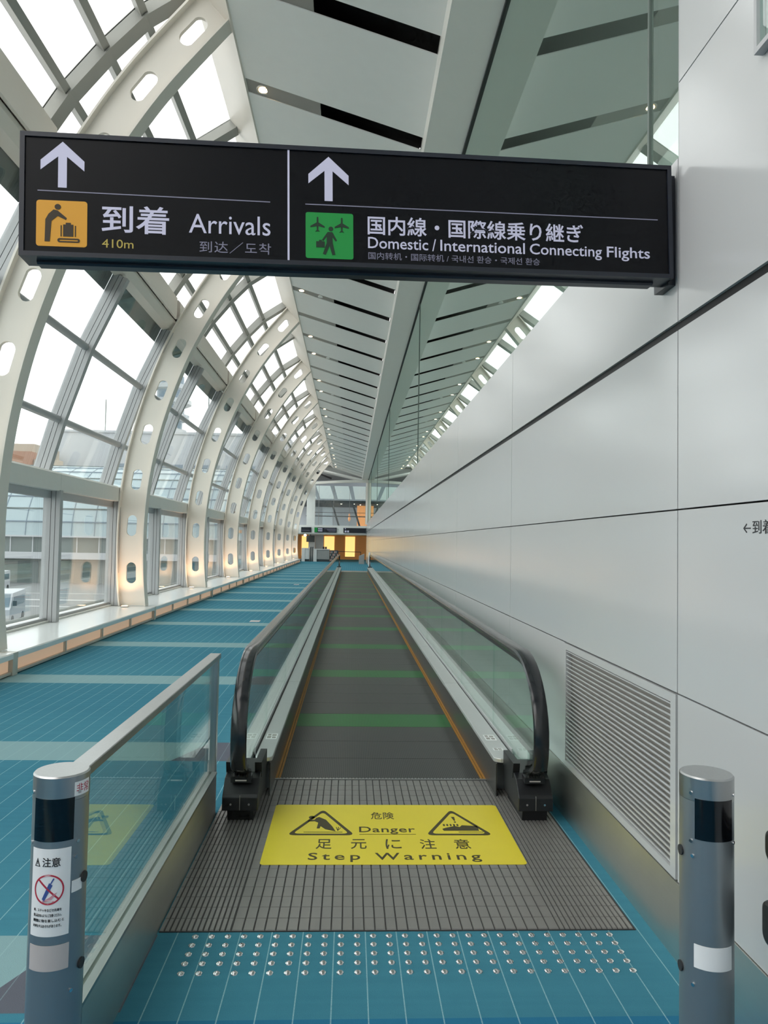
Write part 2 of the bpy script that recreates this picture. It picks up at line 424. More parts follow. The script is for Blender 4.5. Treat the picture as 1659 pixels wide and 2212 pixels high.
# ------------------------------------------------------------------ ceiling
CL = (-1.48, 7.42); CR = (.86, 6.72)
cs = (CR[1] - CL[1]) / (CR[0] - CL[0])
def cz(x): return CL[1] + cs * (x - CL[0])
ce = MB().prism([(CL[0], cz(CL[0]) + .33), (CR[0], cz(CR[0]) + .33), (CR[0], cz(CR[0]) + .4), (CL[0], cz(CL[0]) + .4)], YBACK, 59).build('ceiling', 'black_gap'); struct(ce, 'sloping pale ceiling of slotted panels')
SW = .15
slots = []
y = 17.14
while y > YBACK + 1: y -= 1.92
k0 = 0
y += 1.92
while y < 58.2: slots.append(y); y += 1.92
cp = MB().prism([(CL[0], cz(CL[0])), (CR[0], cz(CR[0])), (CR[0], cz(CR[0]) + .012), (CL[0], cz(CL[0]) + .012)], SW, 1.92 - SW).mesh('ceiling_panel', 'ceiling_white')
sp_ = MB().prism([(CL[0], cz(CL[0]) + .014), (-.50, cz(-.50) + .014), (-.50, cz(-.50) + .03), (CL[0], cz(CL[0]) + .03)], -SW - .02, SW + .02).mesh('slot_plate', 'slot_grey')
vd = MB().prism([(-.50, cz(-.5) + .20), (CR[0], cz(CR[0]) + .20), (CR[0], cz(CR[0]) + .23), (-.50, cz(-.5) + .23)], -SW - .3, SW + .3).mesh('slot_void', 'black_gap')
sk_ = MB().cyl((-.80, 0, cz(-.80) + .004), .075, .02).mesh('speaker_cover', 'ceiling_white')
for i, y in enumerate(slots):
    put('ceiling_panel', cp, ce, (0, y, 0)); put('slot_plate', sp_, ce, (0, y, 0)); put('slot_void', vd, ce, (0, y, 0))
put('ceiling_panel', cp, ce, (0, slots[0] - 1.92, 0))
i0 = min(range(len(slots)), key=lambda i: abs(slots[i] - 17.14))
nl = 0
ring_me = MB().lathe((0, 0, 0), [(.062, 0), (.085, -.006), (.092, .012), (.062, .012)], 20).mesh('trim_ring', 'lamp_ring', True)
lamp_me = MB().lathe((0, 0, 0), [(.030, -.0075), (.058, -.0065)], 12).mesh('lamp', 'lamp_warm')
bm0 = bmesh.new(); bm0.from_mesh(lamp_me); bmesh.ops.delete(bm0, geom=[f_ for f_ in bm0.faces if len(f_.verts) > 4 and f_.calc_center_median().z > -.007], context='FACES'); bm0.to_mesh(lamp_me); bm0.free()
vis0 = min(i for i, y in enumerate(slots) if y > 5)
for i, y in enumerate(slots):
    k = (i - i0) % 3
    if k == 1: continue
    if k == 0: put('speaker_cover', sk_, ce, (0, y, 0))
    X = -1.25; Z = cz(X) + .006
    if y < 4: lb = f'warm recessed downlight in a ceiling slot over the viewer, {ORD[i]} slot'
    else: lb = f'round warm downlight in the {ORD[i - vis0]} visible ceiling slot from the viewer'
    t = empty('downlight', (X, y, Z)); tag(t, lb, 'downlight', 'ceiling downlights')
    put('trim_ring', ring_me, t, (X, y, Z)); put('lamp', lamp_me, t, (X, y, Z))
# beam over the glass screen and cream edge at the skylight
bm_ = MB().prism([(.83, 6.47), (GX + .03, 6.385), (GX + .03, 7.0), (.86, 7.0), (.83, 6.72)], YBACK, 59).build('trim_1', 'beam_white'); struct(bm_, 'long pale beam along the top of the glass screen')
ed = empty('trim_2', (-1.6, 0, 7.4)); struct(ed, 'cream edge band between ceiling and skylight')
MB().prism([(CL[0], cz(CL[0]) - .03), (CL[0] + .02, cz(CL[0])), (CL[0] + .0, 8.0), (-1.93, 8.0), (-1.97, 7.93)], YBACK, 59).build('edge_band', 'cream', ed)

# ------------------------------------------------------------------ arched ribs
HOLES = [(-4.09, .86), (-4.105, 1.745), (-4.04, 2.61), (-3.882, 3.475), (-3.638, 4.315), (-3.327, 5.13), (-2.928, 5.905), (-2.452, 6.645), (-1.912, 7.315)]
CTRL = [(-3.97, -.35), (-4.035, .250)] + HOLES + [(-1.40, 7.90), (-.85, 8.45)]
def cat(p0, p1, p2, p3, t):
    return tuple(.5 * (2 * p1[i] + (p2[i] - p0[i]) * t + (2 * p0[i] - 5 * p1[i] + 4 * p2[i] - p3[i]) * t * t + (3 * p1[i] - p0[i] - 3 * p2[i] + p3[i]) * t ** 3) for i in (0, 1))
cl = []
for i in range(1, len(CTRL) - 2):
    for k in range(6): cl.append(cat(CTRL[i - 1], CTRL[i], CTRL[i + 1], CTRL[i + 2], k / 6))
cl.append(CTRL[-2])
def normal(pts, i):
    if pts is cl and i == 0: return (1.0, 0.0)          # the foot is cut level
    a = pts[max(0, i - 1)]; b = pts[min(len(pts) - 1, i + 1)]; tx, tz = b[0] - a[0], b[1] - a[1]; l = math.hypot(tx, tz); return (tz / l, -tx / l)  # points to +x side (inside)
def offs(pts, d): return [(p[0] + normal(pts, i)[0] * d, p[1] + normal(pts, i)[1] * d) for i, p in enumerate(pts)]
inner, outer = offs(cl, .235), offs(cl, -.235)
hl = []
for j, c in enumerate(HOLES):
    i = min(range(len(cl)), key=lambda q: (cl[q][0] - c[0]) ** 2 + (cl[q][1] - c[1]) ** 2); nx, nz = normal(cl, i); tx, tz = -nz, nx
    hw, hh = .092, .105
    hl.append([(c[0] + nx * hw * math.cos(a) + tx * (hh * (1 if math.sin(a) >= 0 else -1) + hw * math.sin(a)), c[1] + nz * hw * math.cos(a) + tz * (hh * (1 if math.sin(a) >= 0 else -1) + hw * math.sin(a))) for a in [2 * math.pi * k / 20 + .001 for k in range(20)]])
web = outline_mesh('web', [inner + outer[::-1]] + hl, .05, 'cream')
rot_mesh(web, Matrix(((1, 0, 0, 0), (0, 0, -1, 0), (0, 1, 0, 0), (0, 0, 0, 1))))
def strip(pts, d0, d1, y0, y1, name, mt, smooth=True):
    a, b = offs(pts, d0), offs(pts, d1); n = len(a); m = MB()
    vs = [(p[0], y0, p[1]) for p in a] + [(p[0], y1, p[1]) for p in a] + [(p[0], y0, p[1]) for p in b] + [(p[0], y1, p[1]) for p in b]
    fs = []
    for i in range(n - 1):
        fs += [(i, i + 1, n + i + 1, n + i), (2 * n + i, 3 * n + i, 3 * n + i + 1, 2 * n + i + 1), (i, 2 * n + i, 2 * n + i + 1, i + 1), (n + i, n + i + 1, 3 * n + i + 1, 3 * n + i)]
    fs += [(0, n, 3 * n, 2 * n), (n - 1, 3 * n - 1, 4 * n - 1, 2 * n - 1)]
    m.add(vs, fs); return m.mesh(name, mt, smooth)
fin = strip(cl, .225, .250, -.11, .11, 'inner_flange', 'cream'); fout = strip(cl, -.250, -.225, -.11, .11, 'outer_flange', 'cream')
upl_ring = MB().lathe((0, 0, 0), [(.06, .002), (.085, .002), (.09, .008), (.06, .010)], 18).mesh('trim_ring', 'lamp_ring', True)
upl_lamp = MB().cyl((0, 0, .0105), .056, .003, n=12).mesh('lamp', 'uplamp')
for k, y in enumerate(RIBS):
    nm = 'cream arched steel rib with oval holes beside the viewer, outside the picture' if k == 0 else f'cream arched rib with oval holes, {ORD[k - 1]} rib from the viewer'
    t = empty('arched_rib', (-4.02, y, .1)); tag(t, nm, 'rib', 'arched ribs along the windows')
    put('web', web, t, (0, y, 0)); put('inner_flange', fin, t, (0, y, 0)); put('outer_flange', fout, t, (0, y, 0))
    u = empty('uplight', (-4.12, y - .26, .253)); tag(u, 'small warm uplight on the bench beside the viewer, outside the picture' if k == 0 else f'small warm uplight on the bench before the {ORD[k - 1]} arched rib', 'uplight', 'uplights at the rib feet')
    for nm2, me in (('trim_ring', upl_ring), ('lamp', upl_lamp)): put(nm2, me, u, (-4.12, y - .26, .253))
    ld = bpy.data.lights.new('uplight_beam', 'SPOT'); ld.energy = UPW; ld.color = (1.0, .56, .29); ld.spot_size = math.radians(130); ld.spot_blend = .8; ld.shadow_soft_size = .05
    lo = bpy.data.objects.new('uplight_beam', ld); COL.objects.link(lo); lo.location = (-4.12, y - .26, .275); lo.rotation_euler = (math.pi + .25, 0, 0)
    lo.parent = u; lo.matrix_parent_inverse = Matrix.Translation((4.12, -(y - .26), -.253))

# ------------------------------------------------------------------ window bays
GL = [(-4.72, 2.45), (-4.49, 3.29), (-4.12, 4.40), (-3.62, 5.50)]
SK = [(-3.72, 6.02), (-3.37, 6.58), (-2.95, 7.10), (-2.53, 7.54), (-1.95, 7.93)]
def pane(a, b, y0, y1, mt, name, t=.012):
    l = math.hypot(b[0] - a[0], b[1] - a[1]); nx, nz = (b[1] - a[1]) / l * t, -(b[0] - a[0]) / l * t
    return MB().prism([a, b, (b[0] - nx, b[1] - nz), (a[0] - nx, a[1] - nz)], y0, y1).mesh(name, mt)
def poly_off(pts, d0, d1): return offs(pts, d0) + offs(pts, d1)[::-1]
def strip_prism(pts, d0, d1, y0, y1, m):
    a, b = offs(pts, d0), offs(pts, d1)
    for i in range(len(pts) - 1): m.prism([a[i], a[i + 1], b[i + 1], b[i]], y0, y1)
    return m
H = BAY / 2
bay = []
# lower panes and posts
LX = -4.50
for q in (0, 1):
    y0, y1 = q * H + .055, (q + 1) * H - .055
    bay.append(('lower_pane', MB().box(LX - .014, LX, y0, y1, .30, 2.12).mesh('lower_pane', 'window_glass')))
    bay.append(('lower_frame', MB().box(LX - .05, LX + .03, y0, y1, .27, .31).box(LX - .05, LX + .05, y0, y1, 2.08, 2.20).mesh('lower_frame', 'frame_grey')))
    m = MB()
    for a, b in ((-.06, .05), (.058, .115), (.123, .185)): m.box(LX + a, LX + b, q * H - .055, q * H + .055, .25, 2.2)
    bay.append(('lower_post', m.mesh('lower_post', 'frame_grey')))
    bay.append(('post_gasket', MB().box(LX - .05, LX + .17, q * H - .048, q * H + .048, .26, 2.19).mesh('post_gasket', 'gasket')))
    m = MB()
    for a, b in ((-.03, .06), (.068, .125), (.133, .20)): strip_prism(GL, a, b, q * H - .055, q * H + .055, m)
    bay.append(('mullion', m.mesh('mullion', 'frame_grey')))
    m = MB(); strip_prism(GL, -.02, .19, q * H - .047, q * H + .047, m); bay.append(('mullion_gasket', m.mesh('mullion_gasket', 'gasket')))
    for i in range(3):
        bay.append(('upper_pane', pane(GL[i], GL[i + 1], q * H + .055, (q + 1) * H - .055, 'window_glass', 'upper_pane')))
    a, b = GL[2], GL[3]; mid = (a[0] + (b[0] - a[0]) * .74, a[1] + (b[1] - a[1]) * .74)
    bay.append(('shade_band', pane((mid[0] - .03, mid[1] + .015), (b[0] - .03, b[1] + .015), q * H + .055, (q + 1) * H - .055, 'shade_dark', 'shade_band', .01)))
    m = MB(); strip_prism(SK, -.02, .14, q * H - .075, q * H + .075, m); strip_prism(SK, .14, .16, q * H - .11, q * H + .11, m)
    bay.append(('rafter', m.mesh('rafter', 'purlin_grey')))
    for i in range(4):
        bay.append(('skylight_pane', pane(SK[i], SK[i + 1], q * H + .075, (q + 1) * H - .075, 'sky_glass', 'skylight_pane')))
for i, r in ((1, .055), (2, .055)):
    nx, nz = normal(GL, i); c = (GL[i][0] + nx * .1, GL[i][1] + nz * .1)
    bay.append(('transom', MB().prism([(c[0] + r * math.cos(a), c[1] + r * math.sin(a)) for a in [math.pi / 6 * k for k in range(12)]], 0, BAY).mesh('transom', 'frame_grey', True)))
for i in range(1, 4):
    nx, nz = normal(SK, i); tx, tz = -nz, nx
    P = lambda u, v: (SK[i][0] + tx * u + nx * v, SK[i][1] + tz * u + nz * v)
    bay.append(('purlin', MB().prism([P(-.045, -.02), P(.045, -.02), P(.045, .13), P(-.045, .13)], 0, BAY).mesh('purlin', 'purlin_grey')))
# header beam and eave beam
bay.append(('header_beam', MB().prism([(-4.33, 2.19), (-4.33, 2.44), (-4.36, 2.47), (-4.75, 2.47), (-4.75, 2.19)], .12, BAY / 2 - .003).prism([(-4.33, 2.19), (-4.33, 2.44), (-4.36, 2.47), (-4.75, 2.47), (-4.75, 2.19)], BAY / 2 + .003, BAY - .12).mesh('header_beam', 'header_grey')))
bay.append(('header_end', MB().box(-4.72, -4.36, -.12, .12, 2.20, 2.45).mesh('header_end', 'slot_grey')))
bay.append(('eave_beam', MB().prism([(-3.40, 5.66), (-3.36, 5.66), (-3.36, 6.06), (-3.40, 6.10), (-3.72, 6.10), (-3.72, 5.95), (-3.46, 5.95)], .12, BAY - .12).mesh('eave_beam', 'cream')))
bay.append(('eave_ledge', MB().prism([(-3.64, 5.46), (-3.50, 5.50), (-3.42, 5.60), (-3.42, 5.66), (-3.50, 5.70), (-3.76, 5.70)], 0, BAY).mesh('eave_ledge', 'cream')))
bay.append(('eave_back', MB().prism([(-3.66, 5.6), (-3.76, 5.6), (-3.76, 6.06), (-3.66, 6.06)], 0, BAY).mesh('eave_back', 'slot_grey')))
for k, y in enumerate(RIBS):
    root = empty(f'window_{k + 1}', (-4.5, y, .25)); struct(root, 'glazed bay of the curved window wall')
    for nm, me in bay: put(nm, me, root, (0, y, 0))
ll = MB().box(-4.75, -4.42, YBACK, YEND + 3, -.5, .27).build('trim_3', 'header_grey'); struct(ll, 'low sill wall under the windows')
# closing wall behind the viewer
wb = MB().box(-5, 3.2, YBACK - .2, YBACK, 0, 8.2).build('wall_back', 'ceiling_white'); struct(wb)
wl = MB().box(-4.8, -4.5, YBACK, RIBS[0], 0, 2.5).box(-4.6, -1.5, YBACK, YBACK + .1, 2.5, 8).build('wall_left', 'header_grey'); struct(wl)

# ------------------------------------------------------------------ benches under the windows
bz = .245
bt = MB().prism([(-3.60, bz - .065), (-3.60, bz - .012), (-3.612, bz), (-4.42, bz), (-4.42, bz - .03), (-3.70, bz - .03), (-3.70, bz - .065)], .09, BAY - .03).mesh('top_slab', 'bench_white')
be = MB().box(-3.605, -3.70, -.03, .09, 0, bz - .002).box(-4.42, -3.705, -.03, .088, bz - .03, bz - .004).mesh('end_cap', 'bench_front')
bb = MB().box(-3.66, -3.72, .09, BAY - .03, 0, bz - .066).mesh('back_board', 'bench_front')
bk = MB().box(-3.62, -3.66, .09, BAY - .03, .012, .04).mesh('kick_rail', 'bench_front')
bl = (BAY - .12) / 4
lp = MB().box(-3.645, -3.66, .02, bl - .02, .045, bz - .066).mesh('lit_panel', 'lit_amber')
dv = MB().box(-3.615, -3.66, -.018, .018, .04, bz - .066).mesh('divider', 'bench_front')
for k, y in enumerate(RIBS[:-1]):
    lb = 'white window bench beside the viewer, outside the picture' if k == 0 else f'white low bench with amber lit panels after the {ORD[k - 1]} rib'
    t = empty('window_bench', (-3.9, y, 0)); tag(t, lb, 'bench', 'benches under the windows')
    for nm, me in (('top_slab', bt), ('end_cap', be), ('back_board', bb), ('kick_rail', bk)): put(nm, me, t, (0, y - .12, 0))
    for q in range(4):
        put('lit_panel', lp, t, (0, y - .12 + .09 + q * bl, 0))
        if q: put('divider', dv, t, (0, y - .12 + .09 + q * bl, 0))

# ------------------------------------------------------------------ moving walkway
YC, YE = 4.74, 37.7             # comb lines
BL, BR = -.440, .890            # pallet edges
HL, HR = -.560, 1.030           # handrail lines
mw = empty('moving_walkway', (.22, YC, 0)); tag(mw, 'long moving walkway with glass balustrades and black handrails', 'walkway')
# landing plate of raised pads
MB().box(-.70, 1.15, 2.925, YC, -.01, .003).build('landing_base', 'plate_gap', mw)
pd = MB(); xs = []
x = -.70
while x < -.43: xs.append((x, x + .0165)); x += .021
x = -.425
while x < .83: xs.append((x, x + .0385)); x += .0425
x = .8505
while x < 1.13: xs.append((x, x + .0165)); x += .021
yy = [2.93 + .0895 * k for k in range(20)] + [YC - .005]
for x0, x1 in xs:
    for a, b in zip(yy[:-1], yy[1:]):
        y0, y1 = a, b - .003
        if y1 - y0 > .01: pd.add([(x0, y0, .003), (x1, y0, .003), (x1, y1, .003), (x0, y1, .003), (x0 + .0015, y0 + .0015, .007), (x1 - .0015, y0 + .0015, .007), (x1 - .0015, y1 - .0015, .007), (x0 + .0015, y1 - .0015, .007)],
                           [(4, 5, 6, 7), (0, 1, 5, 4), (1, 2, 6, 5), (2, 3, 7, 6), (3, 0, 4, 7)])
o = pd.build('tread_pads', 'plate_pad', mw); o['kind'] = 'stuff'
cmb = MB().box(BL - .02, BR + .02, YC - .004, YC + .012, .002, .011)
for k in range(64):
    x = BL + .01 + k * (BR - BL - .02) / 63; cmb.box(x - .004, x + .004, YC + .012, YC + .03, .004, .009)
cmb.build('comb', 'steel', mw)
MB().box(-.70, 1.15, YE, YE + 1.8, -.01, .006).build('exit_plate', 'plate_pad', mw)
MB().box(-.3, .1, YE + .25, YE + .75, .006, .008).build('exit_sheet', 'paper_grey', mw)
PL = .445; np_ = int((YE - YC - .03) / PL)
p_a = MB().box(BL + .03, BR - .03, .002, PL - .002, -.02, .004).mesh('pallet', 'belt'); p_g = MB().box(BL + .03, BR - .03, .002, PL - .002, -.02, .004).mesh('pallet', 'belt_green')
for k in range(np_ + 1):
    put('pallet', p_g if k % 5 == 3 else p_a, mw, (0, YC + .03 + k * PL - .0, 0))
for s, e, hx in ((1, BL, HL), (-1, BR, HR)):
    MB().box(e - .003 * s, e + .012 * s, YC + .02, YE, -.02, .010).build('edge_strip', 'brush_gold', mw)
    MB().box(e + .016 * s, e + .028 * s, YC + .02, YE, -.02, .008).build('edge_line', 'brush_gold', mw)
    MB().box(e - .010 * s, e - .004 * s, YC - .30, YE + .3, .006, .200).build('skirt', 'skirt_dark', mw)
    # inner deck with rounded near end
    xi = e + .004 * s; xo = hx + .022 * s
    dk = []
    y0 = YC - .30; wd = abs(xo - xi)
    for k in range(9):
        a = math.pi * k / 8; dk.append(((xi + xo) / 2 + s * math.cos(a) * wd / 2, y0 + .05 - math.sin(a) * .045))
    dk += [(xo, YE + .3), (xi, YE + .3)]
    L = 2.4; ny = int((YE + .3 - y0) / L) + 1
    MB().prism(dk[:9] + [(xo, y0 + L - .003), (xi, y0 + L - .003)], .200, .226, 'Z').build('inner_deck', 'deck_silver', mw, bevel=.004)
    ds = MB().box(xi, xo, 0, L - .004, .200, .226).mesh('inner_deck', 'deck_silver')
    for k in range(1, ny): put('inner_deck', ds, mw, (0, y0 + L * k, 0))
    MB().box(xo + .002 * s, hx + .010 * s, YC - .15, YE + .3, .17, .218).build('deck_groove', 'gasket', mw)
    MB().box(hx + .010 * s, hx + .0085 * s - .004 * s, YC - .15, YE + .3, .2, .245).build('glass_clamp', 'deck_silver', mw)
    # outer deck
    od = hx - .115 * s if s > 0 else hx + .125
    MB().prism([(hx - .01 * s, 0), (od, 0), (od, .19), (od + .012 * s, .205), (hx - .01 * s, .205)], YC - .28, YE + .2).build('outer_deck', 'bench_white', mw)
    # black end plate below the deck
    MB().box(e - .012 * s, hx + .03 * s, YC - .16, YC - .15, .006, .2).build('end_plate', 'steel_dark', mw)
    # handrail path in YZ (front curl, long run, far curl)
    R1, R2 = .50, .405; zc = .462; yc = 4.42
    path = [(4.16, .235), (4.05, .27)]
    for k in range(13):
        a = math.radians(200 - 110 * k / 12); path.append((yc + R1 * math.cos(a), zc + R2 * math.sin(a)))
    top = zc + R2
    path += [(yc + .15, top)] + [(yc + .15 + 1.0 * k, top) for k in range(1, 34)]
    ye = YE + YC - yc
    for k in range(13):
        a = math.radians(90 - 110 * k / 12); path.append((ye + R1 * math.cos(a), zc + R2 * math.sin(a)))
    path += [(ye + .37, .27), (ye + .26, .235)]
    prof = [(-.037, -.012), (-.042, .002), (-.037, .016), (-.022, .023), (.022, .023), (.037, .016), (.042, .002), (.037, -.012), (.02, -.016), (-.02, -.016)]
    MB().sweep(path, prof, hx).build('handrail', 'rubber', mw, smooth=True)
    MB().sweep(path, [(-.026, -.034), (-.026, -.013), (.026, -.013), (.026, -.034)], hx).build('handrail_guide', 'chrome', mw, smooth=True)
    MB().sweep(path, [(-.012, -.058), (-.012, -.034), (.012, -.034), (.012, -.058)], hx).build('glass_gasket', 'gasket', mw, smooth=True)
    # balustrade glass, one pane per joint
    gi = [(p[0], p[1]) for p in path[1:16]]
    def inset(pts, d):
        out = []
        for i in range(len(pts)):
            a = pts[max(i - 1, 0)]; b = pts[min(i + 1, len(pts) - 1)]; ty, tz = b[0] - a[0], b[1] - a[1]; l = math.hypot(ty, tz)
            out.append((pts[i][0] + tz / l * d, pts[i][1] - ty / l * d))
        return out
    curl = inset(gi, .045)
    MB().prism(curl + [(5.225, top - .045), (5.225, .215), (4.22, .215)], hx - .006, hx + .006, 'X').build('glass_pane', 'rail_glass', mw)
    gp = MB().box(hx - .006, hx + .006, .004, 1.496, .215, top - .045).mesh('glass_pane', 'rail_glass')
    for k in range(21): put('glass_pane', gp, mw, (0, 5.23 + 1.5 * k, 0))
    yl = 5.23 + 1.5 * 21
    MB().prism([(2 * (YC + YE) / 2 - p[0], p[1]) for p in curl] + [(yl, top - .045), (yl, .215), (YE + YC - 4.22, .215)], hx - .006, hx + .006, 'X').build('glass_pane', 'rail_glass', mw)
    # newel bases
    def newel(flip):
        Y = (lambda v: YE + YC - v) if flip else (lambda v: v)
        n0 = MB().prism([(Y(a), b) for a, b in [(4.025, .065), (4.025, .135), (4.035, .15), (4.10, .215), (4.16, .232), (4.42, .232), (4.42, .065)]], hx - .094, hx + .094, 'X').build('newel_base', 'black_plastic', mw, bevel=.004)
        MB().prism([(Y(a), b) for a, b in [(4.06, .004), (4.045, .064), (4.42, .064), (4.42, .004)]], hx - .068, hx + .068, 'X').build('foot', 'black_plastic', n0)
        for q in (-1, 1):
            MB().prism([(Y(a), b) for a, b in [(4.17, .2), (4.15, .285), (4.42, .285), (4.42, .2)]], hx + q * .060, hx + q * .097, 'X').build('cheek', 'black_plastic', n0)
            MB().cyl((hx + q * .048, Y(4.0262) if not flip else Y(4.0262), .1), .006, -.003 if not flip else .003, 'Y', 10).build('screw', 'chrome', n0)
        bs_ = MB()
        for k in range(14): bs_.bar((hx - .05 + k * .0077, Y(4.045), .262), (hx - .05 + k * .0077, Y(4.05), .232), .004)
        bs_.build('inlet_brush', 'gasket', n0)
        MB().box(hx - .055, hx + .055, Y(4.05), Y(4.12), .205, .238).build('inlet_collar', 'black_plastic', n0)
        MB().box(hx - .03, hx + .03, Y(4.0488), Y(4.051), .214, .221).build('collar_plate', 'paper_grey', n0)
        MB().box(hx - .001, hx + .001, Y(4.0235), Y(4.03), .07, .145).build('seam', 'slot_grey', n0)
    newel(False); newel(True)
    # pictogram stickers on the deck
    for yy0, wdt, ln in ((4.86, .07, .13),) if s > 0 else ((4.86, .07, .13), (4.62, .06, .055)):
        xm = (xi + xo) / 2
        st = MB().box(xm - wdt / 2, xm + wdt / 2, yy0, yy0 + ln, .2262, .2272).build('safety_sticker', 'paper_white', mw)
        pr = MB()
        for a, b, c, d in ((.10, .45, .12, .5), (.55, .9, .12, .4), (.1, .4, .6, .9), (.5, .9, .55, .85), (.2, .8, .47, .5)):
            pr.box(xm - wdt / 2 + a * wdt, xm - wdt / 2 + b * wdt, yy0 + c * ln, yy0 + d * ln, .2272, .2276)
        pr.build('sticker_print', 'slot_grey', st)
# thin steel angle ends at the deck foot
# ------------------------------------------------------------------ yellow warning sheet on the landing plate
SX0, SX1, SY0, SY1 = -.390, .860, 3.502, 4.286
ws = empty('warning_sheet', ((SX0 + SX1) / 2, SY0, .007)); tag(ws, 'yellow danger step warning sheet stuck on the metal landing plate', 'floor sign')
def on_floor(me, z): return rot_mesh(me, Matrix.Translation((0, 0, z)))
put('sheet', on_floor(outline_mesh('sheet', [rrect(SX0, SX1, SY0, SY1, .02)], .0012, 'sheet_yellow'), .0078), ws)
zt = .0085
def sheet_uv(x0, x1, y0, y1):   # fractions of the sheet, y from the near edge
    return (SX0 + x0 * (SX1 - SX0), SX0 + x1 * (SX1 - SX0), SY0 + y0 * (SY1 - SY0), SY0 + y1 * (SY1 - SY0))
for s, r, sp in (('危険', (.425, .525, .72, .85), 1), ('Danger', (.372, .605, .46, .585), 1.05), ('Step Warning', (.175, .835, .035, .165), 1.35)):
    put('lettering', on_floor(text_mesh(s, sheet_uv(*r), 'print_dark', .0006, spacing=sp, bold=.008 if s[0] < 'z' else .004), zt), ws)
for k, ch in enumerate('足元に注意'):
    a = .20 + k * .1375; put('lettering', on_floor(text_mesh(ch, sheet_uv(a, a + .062, .225, .375), 'print_dark', .0006, bold=.006), zt), ws)
x0, x1, y0, y1 = sheet_uv(.372, .605, .452, .458); MB().box(x0, x1, y0, y1, zt, zt + .0005).build('underline', 'print_dark', ws)
def rtri(cx, y0, y1, hw, r):
    pts = []
    V = [(cx - hw, y0), (cx + hw, y0), (cx, y1)]
    for i in range(3):
        p = Vector(V[i]); a = (Vector(V[i - 1]) - p).normalized(); b = (Vector(V[(i + 1) % 3]) - p).normalized()
        A = p + a * r; B = p + b * r
        for k in range(6):
            t = k / 5; pts.append(tuple((A * (1 - t) ** 2 + p * 2 * t * (1 - t) + B * t * t)))
    return pts
SWd = SX1 - SX0; SH = SY1 - SY0
for cx, kind in ((.215, 0), (.785, 1)):
    X = SX0 + cx * SWd; ya = SY0 + .44 * SH; yb = SY0 + .905 * SH
    put('triangle_border', on_floor(outline_mesh('triangle_border', [rtri(X, ya, yb, .175, .045), rtri(X, ya + .020, yb - .040, .145, .036)], .0008, 'print_dark'), zt), ws)
    if kind == 0:      # figure pitching forward
        fg = [[(X - .035, ya + .235), (X - .018, ya + .25), (X + .02, ya + .21), (X + .055, ya + .12), (X + .075, ya + .05), (X + .02, ya + .08), (X - .005, ya + .12), (X - .01, ya + .09), (X - .025, ya + .09), (X - .02, ya + .17), (X - .04, ya + .19), (X - .075, ya + .185), (X - .075, ya + .20), (X - .04, ya + .212)],
              circle(X - .058, ya + .245, .016, 16, .022)]
        for lp_ in fg: put('pictogram', on_floor(outline_mesh('pictogram', [lp_], .0008, 'print_dark'), zt), ws)
        MB().box(X - .09, X + .11, ya + .038, ya + .044, zt, zt + .0005).build('pictogram', 'print_dark', ws)
        for a in (-.3, .15, .6): MB().bar((X + .085, ya + .06, zt), (X + .085 + .028 * math.sin(a), ya + .06 + .05 * math.cos(a), zt), .004, .0008).build('pictogram', 'print_dark', ws)
    else:              # shoe caught at the comb, exclamation mark
        sh = [(X - .075, ya + .06), (X + .11, ya + .06), (X + .11, ya + .125), (X + .03, ya + .135), (X + .015, ya + .11), (X - .01, ya + .125), (X - .06, ya + .10), (X - .08, ya + .085)]
        put('pictogram', on_floor(outline_mesh('pictogram', [sh], .0008, 'print_dark'), zt), ws)
        for k in range(5): MB().box(X - .07 + k * .018, X - .06 + k * .018, ya + .125, ya + .15, zt, zt + .0005).build('pictogram', 'print_dark', ws)
        put('pictogram', on_floor(outline_mesh('pictogram', [[(X - .012, ya + .255), (X + .006, ya + .255), (X + .004, ya + .20), (X - .003, ya + .20)]], .0008, 'print_dark'), zt), ws)
        put('pictogram', on_floor(outline_mesh('pictogram', [circle(X + .0, ya + .18, .006, 12, .009)], .0008, 'print_dark'), zt), ws)
        MB().box(X - .0, X + .13, ya + .040, ya + .046, zt, zt + .0005).build('pictogram', 'print_dark', ws)
# ------------------------------------------------------------------ tactile studs on the carpet
tp = empty('tactile_paving', (.24, 2.65, 0)); tag(tp, 'rows of small steel tactile studs on the blue carpet', 'tactile paving')
stud = MB().lathe((0, 0, 0), [(.0135, 0), (.0125, .003), (.009, .0055), (.004, .006)], 14).mesh('stud', 'chrome', True)
for r in range(5):
    for c in range(27): put('stud', stud, tp, (-.556 + .0611 * c, 2.652 + .060 * r, 0))

# ------------------------------------------------------------------ glass guard rail
gr = empty('guard_rail', (-.73, 3.1, 0)); tag(gr, 'low glass guard rail with steel top bar beside the walkway entrance', 'guard rail')
RX = -.735
MB().box(RX - .03, RX + .03, 2.0, 4.185, .845, .872).build('top_rail', 'steel', gr, bevel=.003)
MB().box(RX - .022, RX + .022, 4.135, 4.185, 0, .845).build('post', 'steel', gr, bevel=.003)
MB().box(RX - .03, RX + .03, 2.0, 4.134, 0, .225).build('kick_panel', 'steel_long', gr)
MB().box(RX + .006, RX + .033, 2.0, 4.134, .225, .237).box(RX - .033, RX - .006, 2.0, 4.134, .225, .237).build('glazing_bead', 'steel', gr)
MB().box(RX - .005, RX + .005, 2.0, 4.13, .225, .845).build('glass_panel', 'rail_glass', gr)

